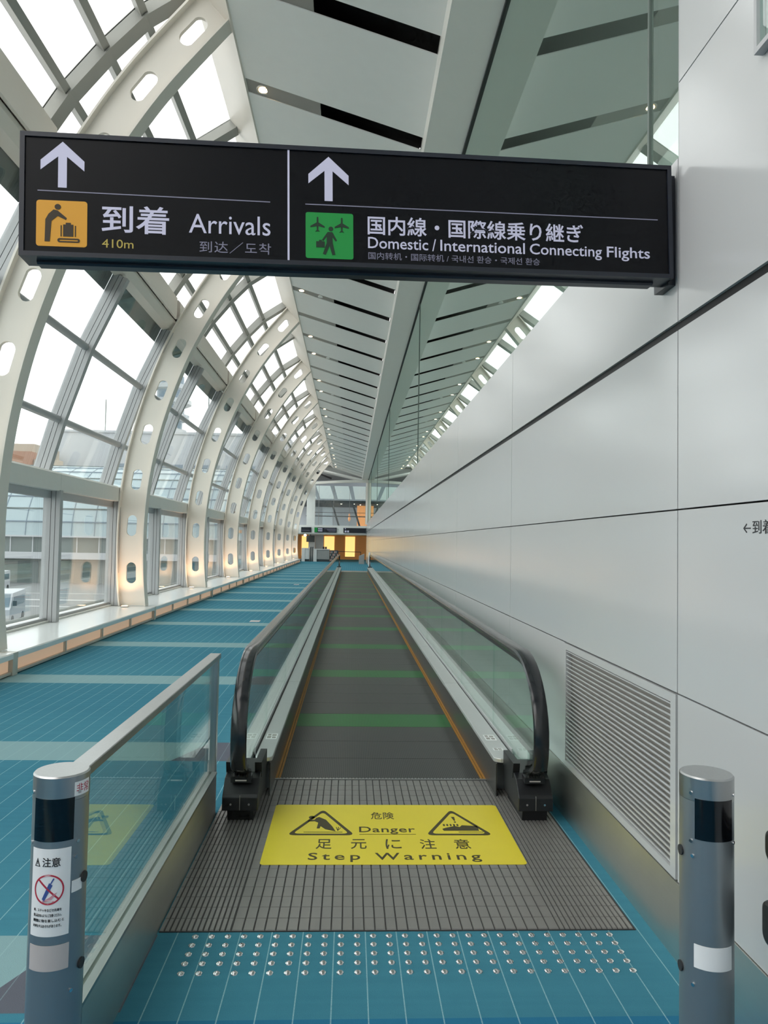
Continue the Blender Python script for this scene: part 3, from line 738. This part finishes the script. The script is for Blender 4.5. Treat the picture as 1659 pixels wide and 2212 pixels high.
# ------------------------------------------------------------------ sensor bollards
def bollard(cx, cy, facing, lb, left):
    R = .066; Ht = .915
    t = empty('sensor_bollard', (cx, cy, 0)); tag(t, lb, 'bollard', 'sensor bollards at the walkway entrance')
    MB().cyl((cx, cy, 0), R, Ht - .062, n=40).build('body', 'steel_dark', t, smooth=True)
    MB().lathe((cx, cy, Ht - .062), [(R + .0006, .001), (R + .0006, .058), (R - .003, .062)], 40).build('cap', 'steel', t, smooth=True)
    def wrap(me, r, zoff=0):
        # local x (arc length), y up, z outwards; facing 0 = towards the viewer (-Y)
        def fn(c):
            a = facing + c.x / r; rr = r + c.z
            return Vector((cx + rr * math.sin(a), cy - rr * math.cos(a), c.y + zoff))
        return warp(me, fn)
    def patch(x0, x1, y0, y1, th, name, mt, parent, n=14):
        m = MB(); vs = []; 
        for i in range(n + 1):
            x = x0 + (x1 - x0) * i / n
            vs += [(x, y0, 0), (x, y1, 0), (x, y0, th), (x, y1, th)]
        fs = []
        for i in range(n):
            a, b = 4 * i, 4 * i + 4; fs += [(a + 2, b + 2, b + 3, a + 3), (a, a + 1, b + 1, b), (a + 1, a + 3, b + 3, b + 1), (a, b, b + 2, a + 2)]
        fs += [(0, 2, 3, 1), (4 * n, 4 * n + 1, 4 * n + 3, 4 * n + 2)]
        m.add(vs, fs); me = m.mesh(name, mt, True); wrap(me, R); return put(name, me, parent)
    patch(-.050, .050, Ht - .155, Ht - .053, .0012, 'sensor_window', 'sensor_black', t)
    for x, z in ((-.062, .042), (.062, .042), (-.062, .163), (.062, .163), (.058, .20), (.056, .52)) if left else ((-.060, .042), (.060, .042), (-.060, .163), (.060, .163), (-.056, .20), (-.054, .52)):
        a = facing + x / R; m = MB().cyl((0, 0, 0), .0045, .003, 'Z', 10)
        me = m.mesh('screw', 'chrome', True); 
        rot_mesh(me, Matrix.Translation((cx + R * math.sin(a), cy - R * math.cos(a), Ht - z)) @ Matrix.Rotation(a, 4, 'Z') @ Matrix.Rotation(math.pi / 2, 4, 'X'))
        put('screw', me, t)
    for x, z in ((.088, .26), (.088, .47)) if left else ((-.098, .20), (-.098, .495)):
        a = facing + x / R; me = MB().cyl((0, 0, 0), .013, .004, 'Z', 16).mesh('socket', 'gasket', True)
        rot_mesh(me, Matrix.Translation((cx + R * math.sin(a), cy - R * math.cos(a), Ht - z)) @ Matrix.Rotation(a, 4, 'Z') @ Matrix.Rotation(math.pi / 2, 4, 'X')); put('socket', me, t)
    patch(-.052, .048, *((Ht - .462, Ht - .402) if left else (Ht - .475, Ht - .417)), .0010, 'tape', 'paper_grey' if left else 'paper_white', t)
    if left:
        pg = patch(-.052, .046, Ht - .380, Ht - .172, .0008, 'caution_label', 'paper_white', t)
        b = Ht - .380
        def pr(me, name='label_print'):
            for v in me.vertices: v.co.z = .0016 if v.co.z > 0 else .0006
            put(name, wrap(me, R), pg)
        pr(text_mesh('注意', (-.020, .022, b + .166, b + .188), 'ink_black', bold=.01))
        pr(outline_mesh('label_print', [[(-.041, b + .166), (-.026, b + .166), (-.0335, b + .186)], [(-.0385, b + .1675), (-.0285, b + .1675), (-.0335, b + .182)]], .001, 'ink_black'))
        def dense(pts, d=.003):
            out = []
            for i, p in enumerate(pts):
                n_ = pts[(i + 1) % len(pts)]; k_ = max(1, int(math.hypot(n_[0] - p[0], n_[1] - p[1]) / d))
                out += [(p[0] + (n_[0] - p[0]) * j / k_, p[1] + (n_[1] - p[1]) * j / k_) for j in range(k_)]
            return out
        MB2 = lambda pts, mt: pr(outline_mesh('label_print', [dense(pts)], .001, mt))
        MB2([(-.0342, b + .171), (-.0328, b + .171), (-.0328, b + .179), (-.0342, b + .179)], 'ink_black')
        cy0 = b + .112
        MB2([(-.018, cy0 - .022), (-.013, cy0 - .028), (.006, cy0 + .010), (-.002, cy0 + .016)], 'ink_blue')
        MB2([(.000, cy0 + .014), (.002, cy0 + .012), (.010, cy0 + .026), (.007, cy0 + .027)], 'ink_blue')
        MB2([(-.014, cy0 - .026), (.004, cy0 - .024), (.016, cy0 - .008), (.010, cy0 - .010), (.000, cy0 - .018)], 'ink_pink')
        MB2([(-.018, cy0 - .030), (.010, cy0 - .030), (.011, cy0 - .027), (-.017, cy0 - .026)], 'ink_pink')
        pr(outline_mesh('label_print', [circle(-.004, cy0, .036, 40), circle(-.004, cy0, .0325, 40)], .001, 'ink_red'))
        MB2([(-.030, cy0 + .0225), (-.0275, cy0 + .0255), (.0225, cy0 - .0225), (.020, cy0 - .0255)], 'ink_red')
        for k, s in enumerate(('傘、ステッキなどの先端を', '差し込まないようにご注意ください。', '隙間に物を差し込むと', 'けがをするおそれがあります。')):
            pr(text_mesh(s, (-.040, .028 if k != 2 else .034, b + .060 - k * .0125, b + .067 - k * .0125), 'ink_black'))
        lb2 = patch(.049, .098, Ht - .052, Ht - .018, .0010, 'notice_sticker', 'paper_white', t)
        me = text_mesh('非常', (.054, .094, Ht - .047, Ht - .023), 'ink_red')
        for v in me.vertices: v.co.z = .0014 if v.co.z > 0 else .0006
        put('sticker_print', wrap(me, R), lb2)
        patch(.050, .080, Ht - .285, Ht - .257, .0010, 'notice_sticker', 'paper_white', t)
bollard(-.715, 1.93, .075, 'steel sensor bollard with white caution label, beside the glass guard rail', True)
bollard(.945, 1.93, -.12, 'steel sensor bollard with plain white tape, beside the panelled wall', False)

# ------------------------------------------------------------------ overhead sign
TH = math.atan2(.16, 2.343); TL = .0245
SM = Matrix.Translation((-1.148, 2.54, 2.457)) @ Matrix.Rotation(TH, 4, 'Z') @ Matrix.Rotation(-TL, 4, 'Y') @ Matrix.Rotation(math.pi / 2, 4, 'X')
# sign space: x right, y up, z towards the viewer
sg = empty('overhead_sign', (-1.148, 2.54, 2.457)); tag(sg, 'long black overhead sign with arrivals and connecting flights lettering', 'sign')
def sput(name, me, parent=None): return put(name, rot_mesh(me, SM), parent or sg)
W, Hh = 2.348, .432
sput('housing', MB().box(0, W, 0, Hh, -.095, -.004).mesh('housing', 'sign_frame'))
fb = MB(); bw = .016
fb.box(0, W, 0, bw, -.004, .006).box(0, W, Hh - bw, Hh, -.004, .006).box(0, bw, bw, Hh - bw, -.004, .006).box(W - bw, W, bw, Hh - bw, -.004, .006)
sput('frame', fb.mesh('frame', 'sign_frame'))
fc = sput('face', MB().box(bw, W - bw, bw, Hh - bw, -.004, 0).mesh('face', 'sign_face'))
sput('underside_tube', MB().prism([(-.012, -.085), (-.012, -.045), (-.006, -.038), (0, -.038), (0, -.09), (-.006, -.09)], .045, W - .06, 'X').mesh('underside_tube', 'sign_frame'))
sput('wall_bracket', MB().box(W, W + .035, -.012, Hh - .018, -.15, -.035).box(W + .01, W + .03, Hh - .018, Hh + .03, -.06, -.05).mesh('wall_bracket', 'sign_frame'))
def lay(me, z0=.0002, z1=.0012):
    for v in me.vertices: v.co.z = z1 if v.co.z > 0 else z0
    return me
def stext(s, r, mt='sign_white', sp=1.0, bold=0.0): sput('lettering', lay(text_mesh(s, r, mt, spacing=sp, bold=bold)), fc)
def sshape(loops, mt, name, z=0): 
    return sput(name, lay(outline_mesh(name, loops, .001, mt), .0002 + z, .0012 + z), fc)
def arrow(x0, x1, y0, y1):
    c = (x0 + x1) / 2; hw = (x1 - x0) / 2; sw = .0145; t = (y1 - y0)
    sshape([[(c, y1), (x1, y1 - hw * .92), (x1, y1 - hw * .92 - .034), (c + sw, y1 - .040 - .012), (c + sw, y0), (c - sw, y0), (c - sw, y1 - .040 - .012), (x0, y1 - hw * .92 - .034), (x0, y1 - hw * .92)]], 'sign_white', 'arrow')
arrow(.067, .212, .242, .403); arrow(.982, 1.126, .2375, .399)
sshape([[(.058, .2275), (.847, .2225), (.847, .226), (.058, .231)]], 'sign_white_dim', 'rule')
sshape([[(.971, .221), (2.292, .221), (2.292, .2245), (.971, .2245)]], 'sign_white_dim', 'rule')
sshape([[(.908, .010), (.915, .010), (.915, .418), (.908, .418)]], 'sign_white', 'divider')
stext('到着', (.271, .498, .091, .189), bold=.012)
stext('Arrivals', (.566, .848, .102, .170))
stext('410m', (.273, .378, .038, .068), 'sign_olive')
stext('到达／도착', (.602, .85, .034, .075), 'sign_white_dim', 1.1)
stext('国内線・国際線乗り継ぎ', (1.194, 1.999, .122, .191), bold=.012)
for s_, r_ in (('Domestic', (1.195, 1.414, .072, .113)), ('/', (1.429, 1.443, .070, .114)), ('International', (1.459, 1.775, .072, .113)), ('Connecting', (1.794, 2.07, .060, .113)), ('Flights', (2.09, 2.258, .060, .113))): stext(s_, r_, bold=.006)
stext('国内转机・国际转机 / 국내선 환승・국제선 환승', (1.196, 1.831, .032, .058), 'sign_white_dim')
sshape([rrect(.055, .223, .036, .196, .010)], 'sign_yellow', 'arrivals_pictogram')
def py(loops, n='pictogram_figure'): sshape(loops, 'sign_print', n, .0012)
Y0 = .036; X0 = .055; q = .16
def U(pts): return [(X0 + a * q * 1.05, Y0 + b * q) for a, b in pts]
py([U(circle(.42, .86, .062, 16))])
py([U([(.17, .10), (.27, .10), (.30, .55), (.42, .66), (.58, .58), (.60, .62), (.42, .78), (.34, .80), (.24, .70), (.18, .58)])])
py([U([(.48, .22), (.50, .22), (.50, .46), (.48, .46)])]); py([U([(.53, .22), (.73, .22), (.73, .48), (.68, .48), (.68, .52), (.58, .52), (.58, .48), (.53, .48)])]); py([U([(.76, .22), (.78, .22), (.78, .46), (.76, .46)])])
py([U(rrect(.42, .86, .09, .18, .04)), U(rrect(.46, .82, .12, .15, .01))])
sshape([rrect(.972, 1.142, .028, .194, .008)], 'sign_green', 'connection_pictogram')
X0, Y0, q = .972, .028, .166
def V(pts): return [(X0 + a * q * 1.02, Y0 + b * q) for a, b in pts]
def pg_(pts): sshape([V(pts)], 'sign_print_green', 'pictogram_figure', .0012)
for cx in (.25, .76):
    pg_([(cx - .015, .90), (cx + .015, .90), (cx + .02, .78), (cx + .15, .70), (cx + .15, .67), (cx + .02, .70), (cx + .015, .62), (cx + .05, .58), (cx, .59), (cx - .05, .58), (cx - .015, .62), (cx - .02, .70), (cx - .15, .67), (cx - .15, .70), (cx - .02, .78)])
pg_(circle(.53, .65, .05, 14))
pg_([(.46, .58), (.56, .58), (.66, .40), (.63, .38), (.565, .47), (.57, .34), (.62, .09), (.56, .08), (.50, .28), (.42, .08), (.36, .10), (.44, .34), (.44, .48), (.37, .38), (.34, .40)])
pg_([(.22, .24), (.40, .24), (.40, .37), (.34, .37), (.34, .40), (.28, .40), (.28, .37), (.22, .37)])

# ------------------------------------------------------------------ hall at the far end
YH = 57.2
mat('hall_brown', (196, 134, 66), rough=.5)
emis('lit_yellow', (255, 218, 132), .40)
mat('hall_grey', (176, 176, 172), rough=.6)
mat('pale_blue', (206, 218, 226), rough=.5)
mat('slate', (64, 72, 76), rough=.5)
mat('counter_white', (216, 216, 214), rough=.4); mat('counter_grey', (150, 150, 148), rough=.5)
emis('shop_amber', (255, 176, 110), .2); emis('sky_panel', (214, 226, 226), .2); emis('lamp_white', (255, 240, 214), 4)
fa = MB().box(-8, WX + .4, YH, YH + .35, 2.08, 2.79).build('trim_4', 'ceiling_white'); struct(fa, 'white fascia carrying the hall signs')
MB().box(-8, WX + .4, YH - .06, YH, 2.08, 2.16).build('lower_lip', 'hall_grey', fa)
hw_ = MB().box(-9, 7, 65.8, 66, 0, 2.1).build('wall_far', 'hall_brown'); struct(hw_, 'amber brown wall at the end of the hall')
hc = MB().box(-9, 7, YH + .35, 66, 2.085, 2.3).build('ceiling_hall', 'hall_brown'); struct(hc, 'low ceiling of the far hall')
ms = MB().box(-9, 7, YH + .35, 75, 2.62, 2.75).build('floor_mezzanine', 'hall_grey'); struct(ms)
for x0, x1, z0, lb in ((-4.30, -3.70, .25, 'glowing yellow wall panel behind the wall screen'), (-2.32, -1.42, .25, 'glowing yellow wall panel behind the counter'), (-.46, .40, .24, 'tall glowing yellow panel beyond the walkway end')):
    t = empty('light_panel', ((x0 + x1) / 2, 65.75, z0)); tag(t, lb, 'light panel', 'yellow light panels in the hall')
    MB().box(x0, x1, 65.74, 65.79, z0, 2.02).build('diffuser', 'lit_yellow', t); MB().box(x0 - .02, x1 + .02, 65.75, 65.80, z0 - .03, z0).build('frame', 'gasket', t)
for x0, x1, kind, lb in ((-3.80, -3.03, 0, 'dark hanging sign on the hall fascia, cut by the last rib'), (-2.79, -1.08, 1, 'dark hall sign with a green square on the fascia'), (-.556, 1.19, 2, 'dark hall sign with white symbols on the fascia')):
    t = empty('hall_sign', ((x0 + x1) / 2, YH - .1, 2.24)); tag(t, lb, 'sign', 'signs on the hall fascia')
    fcx = MB().box(x0, x1, YH - .10, YH - .002, 2.24, 2.62).build('face', 'sign_frame', t)
    y = YH - .101
    if kind == 1:
        MB().box(x0 + .01, x0 + .24, y - .004, y, 2.25, 2.61).build('green_square', 'sign_green', t)
        for z in (2.47, 2.32): MB().box(x0 + .28, x0 + .62, y - .004, y, z, z + .08).build('lettering', 'sign_white', t)
        for z, a in ((2.52, .75), (2.46, .95), (2.40, 1.0), (2.33, 1.1)): MB().box(x0 + a, x1 - .06, y - .004, y, z, z + .025).build('lettering', 'sign_white_dim', t)
    elif kind == 2:
        MB().box(x0 + .10, x0 + .18, y - .004, y, 2.52, 2.6).build('arrow', 'sign_white', t)
        for a in (.10, .29): MB().box(x0 + a, x0 + a + .13, y - .004, y, 2.28, 2.42).build('symbol', 'sign_white', t)
    else:
        MB().box(x0 + .05, x1 - .1, y - .004, y, 2.36, 2.385).build('lettering', 'sign_white_dim', t)
cm = MB().lathe((1.27, YH - .35, 0), [(.15, 2.9), (.15, 6.1)], 24).build('round_column', 'cream', smooth=True); tag(cm, 'round pale column beside the end of the glass screen', 'column')
pr_ = MB().box(-3.42, -2.78, YH + .02, YH + .5, 2.79, 6.2).build('trim_5', 'ceiling_white'); struct(pr_, 'white pier beside the hall glazing')
hg = empty('window_12', (-.8, YH + .2, 2.79)); struct(hg, 'glass front of the upper hall')
gx = [-2.75, -2.5, -1.35, -.12, 1.12]
for a, b in zip(gx[:-1], gx[1:]):
    MB().box(a + .01, b - .01, YH + .15, YH + .165, 2.79, 5.85).build('pane', 'window_glass', hg)
    MB().box(b - .012, b + .012, YH + .12, YH + .2, 2.79, 5.85).build('mullion', 'frame_grey', hg)
MB().box(-3.4, 1.3, YH + .14, YH + .17, 3.78, 3.81).build('hand_bar', 'gasket', hg)
arc = MB()
pts = [(-3.6 + 4.9 * k / 12, 5.88 + .28 * math.sin(math.pi * .5 * k / 12)) for k in range(13)]
for a, b in zip(pts[:-1], pts[1:]): arc.prism([(a[0], a[1]), (b[0], b[1]), (b[0], b[1] + .2), (a[0], a[1] + .2)], YH + .0, YH + .3)
o = arc.build('trim_6', 'beam_white'); struct(o, 'pale curved beam above the hall glazing')
hcl = MB().box(-7, 6, 58.9, 78, 7.6, 7.7).build('ceiling_upper_hall', 'hall_grey'); struct(hcl)
MB().prism([(-3.9, 7.62), (-3.9, 7.5), (1.3, 6.35), (1.3, 6.5)], 59, 60.2).build('slope_panel', 'ceiling_white', hcl)
MB().bar((-3.3, 58.9, 7.2), (-1.6, 58.9, 6.55), .2, .12).build('slot', 'black_gap', hcl)
# upper hall interior
uh = empty('wall_upper_hall', (-1, 70, 2.8)); struct(uh, 'glazed back of the upper hall')
MB().box(-7, 6, 74, 74.2, 2.75, 7.6).build('back_wall', 'pale_blue', uh)
MB().box(-7, 6, 66.5, 74, 5.0, 5.25).build('soffit', 'slate', uh)
for k in range(5):
    x = -4.3 + 1.55 * k; MB().quad((x, 66.0, 5.35), (x + 1.25, 66.0, 5.35), (x + .95, 62.5, 6.25), (x - .25, 62.5, 6.25)).build('roof_light', 'sky_panel', uh)
for x in (-1.75, .1, 1.9): MB().bar((x, 66.2, 5.1), (x + .75, 66.2, 2.75), .16).build('strut', 'slate', uh)
MB().box(-4, 4, 66.3, 66.36, 3.78, 3.86).build('cross_bar', 'slate', uh)
MB().box(-2.6, -1.7, 68, 68.1, 2.75, 4.7).build('board', 'pale_blue', uh)
MB().box(.55, 2.4, 68, 68.1, 2.75, 4.9).build('amber_display', 'shop_amber', uh)
MB().lathe((-.15, 67, 3.4), [(.03, 0), (.12, .2), (.05, .7)], 12).build('lamp_cone', 'shop_amber', uh)
for x, y in ((-.9, 67.5), (.25, 67.2), (.85, 68.4), (1.9, 67.4)): MB().cyl((x, y, 4.985), .07, .015).build('soffit_lamp', 'lamp_white', uh)
# counters
def counter(x0, x1, y, h, lb, dark):
    t = empty('service_counter', ((x0 + x1) / 2, y, 0)); tag(t, lb, 'counter', 'counters in the hall')
    MB().box(x0, x1, y, y + .8, .18, h - .06).build('body', 'counter_grey' if dark else 'counter_white', t)
    MB().box(x0, x1, y + .06, y + .8, 0, .18).build('plinth', 'slate', t)
    MB().box(x0 - .03, x1 + .03, y - .04, y + .85, h - .06, h).build('top', 'counter_white', t)
    MB().box(x0 - .03, x0 + .22, y - .03, y, 0, h - .06).build('side_panel', 'counter_white', t)
counter(-3.68, -3.14, 56.9, 1.02, 'small white counter standing by the last rib', False)
counter(-2.78, -1.60, 56.9, .97, 'wide grey counter under the green square sign', True)
for i, x in enumerate((-3.03, -2.89)):
    m = MB().prism([(x - .06, 0), (x + .06, 0), (x + .03, .5), (x + .06, 1.12), (x - .02, 1.12), (x - .03, .5)], 56.9, 57.1)
    o = m.build('barrier_stand', 'slate', bevel=.01); tag(o, ('slim dark stand next to the small white counter', 'slim dark stand next to the wide grey counter')[i], 'stand', 'dark stands between the counters')
rk = empty('brochure_rack', (-1.25, 57, 0)); tag(rk, 'brochure rack with dark and pink leaflets beside the grey counter', 'rack')
MB().box(-1.58, -.92, 57.0, 57.3, 0, .88).build('body', 'slate', rk)
mat('leaflet_pink', (190, 150, 140), rough=.6)
for a in range(6):
    for b in range(4): MB().box(-1.56 + a * .108, -1.47 + a * .108, 56.985, 56.998, .06 + b * .2, .22 + b * .2).build('leaflet', ('leaflet_pink', 'slate', 'counter_grey')[(a * 2 + b) % 3], rk)
for i, (x, z) in enumerate(((-2.05, .97), (-1.88, .97))):
    o = MB().box(x - .07, x + .07, 57.2, 57.28, z, z + .17).build('desk_monitor', 'sign_frame'); tag(o, ('left of two small dark screens on the grey counter', 'right of two small dark screens on the grey counter')[i], 'screen')
tv = empty('wall_screen', (-3.1, 58.2, 1.5)); tag(tv, 'dark flat screen hanging above the small white counter', 'screen')
MB().box(-3.45, -2.82, 58.2, 58.27, 1.49, 1.98).build('panel', 'sign_frame', tv); MB().box(-3.43, -2.84, 58.195, 58.199, 1.51, 1.96).build('display', 'slate', tv); MB().box(-3.16, -3.1, 58.22, 58.26, 1.98, 2.085).build('mount', 'slate', tv)
pw = MB().box(-3.3, -2.8, 58.6, 58.9, 0, 2.085).box(-2.8, -2.15, 59.2, 59.4, 0, 2.085).build('trim_7', 'counter_white'); struct(pw, 'white partition behind the counters')
lb_ = MB().lathe((-3.52, 57.6, 1.92), [(.01, 0), (.09, .03), (.11, .1), (.06, .16)], 16).build('globe_lamp', 'lamp_white', smooth=True); tag(lb_, 'small bright globe lamp under the fascia near the last rib', 'lamp')
br_ = empty('barrier_rail', (0, 53, 0)); tag(br_, 'thin dark barrier rail across the end of the walkway', 'barrier')
MB().box(-.86, .75, 53, 53.03, .82, .86).build('bar', 'gasket', br_)
for x in (-.86, .75): MB().box(x - .02, x + .02, 53, 53.04, 0, .84).build('post', 'gasket', br_)
pdm = MB().prism([(.62, 0), (1.0, 0), (1.0, .72), (.62, .55)], 52.3, 52.9).build('podium', 'counter_grey', bevel=.01); tag(pdm, 'grey podium beside the wall beyond the walkway', 'podium')
wp = MB().lathe((1.08, 41.5, 0), [(.05, 0), (.05, .95), (.03, .97)], 14).build('white_post', 'counter_white', smooth=True); tag(wp, 'slim white post at the far end of the walkway', 'post')
# floor box covers on the carpet
for i, (x, y) in enumerate(((-1.75, 14.0), (-1.85, 26.0))):
    o = MB().box(x - .09, x + .09, y - .13, y + .13, .0005, .004).build('floor_box', 'paper_grey'); tag(o, f'{("near", "distant")[i]} pale floor box cover on the blue carpet', 'floor box', 'floor box covers')

# ------------------------------------------------------------------ outside
mat('asphalt', (105, 107, 107), rough=.9, var=.1, vscale=.4); mat('road_white', (160, 161, 160), rough=.8)
mat('ext_white', (163, 166, 170), rough=.8, var=.02, vscale=.2); mat('ext_orange', (143, 105, 84), rough=.8); mat('ext_cream', (155, 143, 128), rough=.8)
mat('ext_window', (88, 105, 120), rough=.3); mat('ext_roof', (136, 152, 157), rough=.35, var=.05, vscale=.3); mat('ext_dark', (84, 94, 92), rough=.6); mat('ext_beige', (118, 122, 118), rough=.8)
mat('van_glass', (84, 100, 110), rough=.1)
ZG = -4.0
gd = MB().box(-400, -4.9, -60, 500, ZG - .5, ZG).build('ground', 'asphalt'); struct(gd, 'grey apron outside the windows')
for y, w_ in ((60, .5), (66, .9), (74, .4)):
    MB().box(-70, -12, y, y + w_, ZG, ZG + .01).build('road_line', 'road_white', gd)
kb = MB().prism([(-9.6, ZG), (-9.2, ZG), (-9.2, -.9), (-9.6, -.9)], -5, 70).build('outer_parapet', 'ext_beige'); tag(kb, 'pale parapet running outside below the windows', 'parapet')
o = MB().cyl((-5.3, 4, .14), .05, 53, 'Y', 12).build('outer_tube', 'ext_beige', smooth=True); tag(o, 'pale tube rail running outside along the window sill', 'rail')
# pier building with curved glazed roof
pb = empty('pier_building', (-42, 92, ZG)); tag(pb, 'low pier building with pale curved glazed roof outside the windows', 'building')
bx0, bx1 = -86, -9
MB().box(bx0, bx1, 90, 112, ZG + 2.9, ZG + 3.7).build('slab', 'ext_white', pb)
MB().box(bx0, bx1, 90.4, 112, ZG + 3.7, ZG + 5.55).build('window_band', 'ext_dark', pb)
MB().box(bx0, bx1, 91, 112, ZG, ZG + 2.9).build('ground_storey', 'ext_beige', pb)
MB().box(bx0, bx1, 89.9, 90.6, ZG + 5.5, ZG + 5.7).build('eaves', 'ext_white', pb)
po = MB().box(-.06, .06, 90.3, 90.42, ZG + 3.7, ZG + 5.5).mesh('post', 'ext_white')
for k in range(30): put('post', po, pb, (bx0 + 1.3 + k * 2.6, 0, 0))
dk_ = MB().box(-1.2, 1.2, 90.9, 91.02, ZG, ZG + 2.6).mesh('bay_opening', 'ext_dark')
for k in range(12): put('bay_opening', dk_, pb, (bx0 + 4 + k * 6.2, 0, 0))
rc = [(90.3 + 13 * (1 - math.cos(a)), ZG + 5.7 + 9.5 * math.sin(a)) for a in [math.radians(80 * k / 8) for k in range(9)]]
for i in range(8):
    a, b = rc[i], rc[i + 1]
    MB().quad((bx0, a[0], a[1]), (bx1, a[0], a[1]), (bx1, b[0], b[1]), (bx0, b[0], b[1])).build('roof_course', 'ext_roof', pb)
    MB().box(bx0, bx1, b[0] - .12, b[0] + .02, b[1] - .06, b[1] + .08).build('roof_rail', 'ext_dark' if i % 3 == 1 else 'ext_window', pb)
rr_ = MB()
for i in range(8): rr_.bar((0, rc[i][0] - .05, rc[i][1]), (0, rc[i + 1][0] - .05, rc[i + 1][1]), .07)
rme = rr_.mesh('roof_rib', 'ext_window')
for k in range(29): put('roof_rib', rme, pb, (bx0 + 1.3 + k * 2.7, 0, 0))
# white office block
ob = empty('office_block', (-40, 160, ZG)); tag(ob, 'plain white office block behind the pier roof', 'building')
MB().box(-65, -14, 160, 185, ZG, 24).build('walls', 'ext_white', ob)
for z0 in (8, 15.2):
    for k in range(5): MB().box(-51 + k * 8, -44.2 + k * 8, 159.9, 160.02, z0, z0 + 2.3).build('window', 'ext_window', ob)
MB().box(-65.3, -13.7, 159.7, 185, 24, 24.5).build('parapet', 'ext_white', ob)
tb = empty('brick_block', (-75, 150, ZG)); tag(tb, 'orange and cream block beside the white office block', 'building')
MB().box(-72, -61.5, 146, 158, ZG, 19.5).build('cream_wing', 'ext_cream', tb); MB().box(-66.5, -60.5, 142, 145.9, ZG, 17.6).build('orange_wing', 'ext_orange', tb); MB().box(-60.4, -56, 143, 145.9, ZG, 16.2).build('annex', 'ext_cream', tb)
# control tower
ct = empty('control_tower', (-61, 250, ZG)); tag(ct, 'pale control tower with stacked round galleries far outside', 'tower')
MB().lathe((-61, 250, ZG), [(5, 0), (3.8, 40)], 20).build('shaft', 'ext_white', ct, smooth=True)
for z, r in ((36, 5.2), (41, 6.0), (46, 6.6), (51, 5.6), (56, 3.6)):
    MB().lathe((-61, 250, z), [(r * .8, 0), (r, .6), (r, 2.0), (r * .75, 2.4)], 24).build('gallery', 'ext_white', ct); MB().cyl((-61, 250, z + 2.4), r * .72, 2.7, n=24).build('glazed_ring', 'ext_window', ct)
for i, (x, y, h_) in enumerate(((-53.5, 162, 31), (-33, 170, 37), (-24, 170, 33))):
    o = MB().cyl((x, y, 24.52), .12, h_ - 24, n=8).build('antenna_mast', 'ext_dark'); tag(o, ('thin antenna mast on the office block seen before the second rib', 'thin tall antenna mast on the office roof between second and third ribs', 'thin antenna mast on the office roof near the third rib')[i], 'mast', 'rooftop masts')
def van(x, y, rz, lb, box_):
    t = empty('service_van', (x, y, ZG)); tag(t, lb, 'van', 'vans on the apron')
    def P(nm, m, mt, par=None): me = m.mesh(nm, mt); rot_mesh(me, Matrix.Translation((x, y, ZG)) @ Matrix.Rotation(rz, 4, 'Z')); return put(nm, me, par or t)
    P('body', MB().prism([(-2.3, .35), (2.3, .35), (2.3, 1.1), (2.0, 1.25), (1.55, 2.05), (-2.2, 2.1), (-2.3, 1.9)], -.85, .85), 'ext_white')
    P('windscreen', MB().prism([(2.02, 1.27), (1.60, 2.0), (1.57, 1.98), (1.98, 1.26)], -.75, .75), 'van_glass'); P('windscreen', MB().add([(2.06, -.76, 1.2), (2.06, .76, 1.2), (1.63, .7, 2.0), (1.63, -.7, 2.0)], [(0, 1, 2, 3)]), 'van_glass')
    P('side_window', MB().box(-1.9, 1.2, -.87, -.855, 1.25, 1.8).box(-1.9, 1.2, .855, .87, 1.25, 1.8), 'van_glass')
    for a in (-1.5, 1.5):
        for b in (-.88, .68): P('wheel', MB().cyl((a, b, .35), .35, .2, 'Y', 16), 'gasket')
    P('bumper', MB().box(2.25, 2.36, -.85, .85, .35, .6), 'counter_grey'); P('mirror', MB().box(1.6, 1.75, .9, 1.1, 1.3, 1.6), 'gasket')
van(-21.6, 47.5, -1.35, 'white van parked nearest outside the first window', False)
van(-34.6, 74, -1.4, 'white van further back on the apron', False)
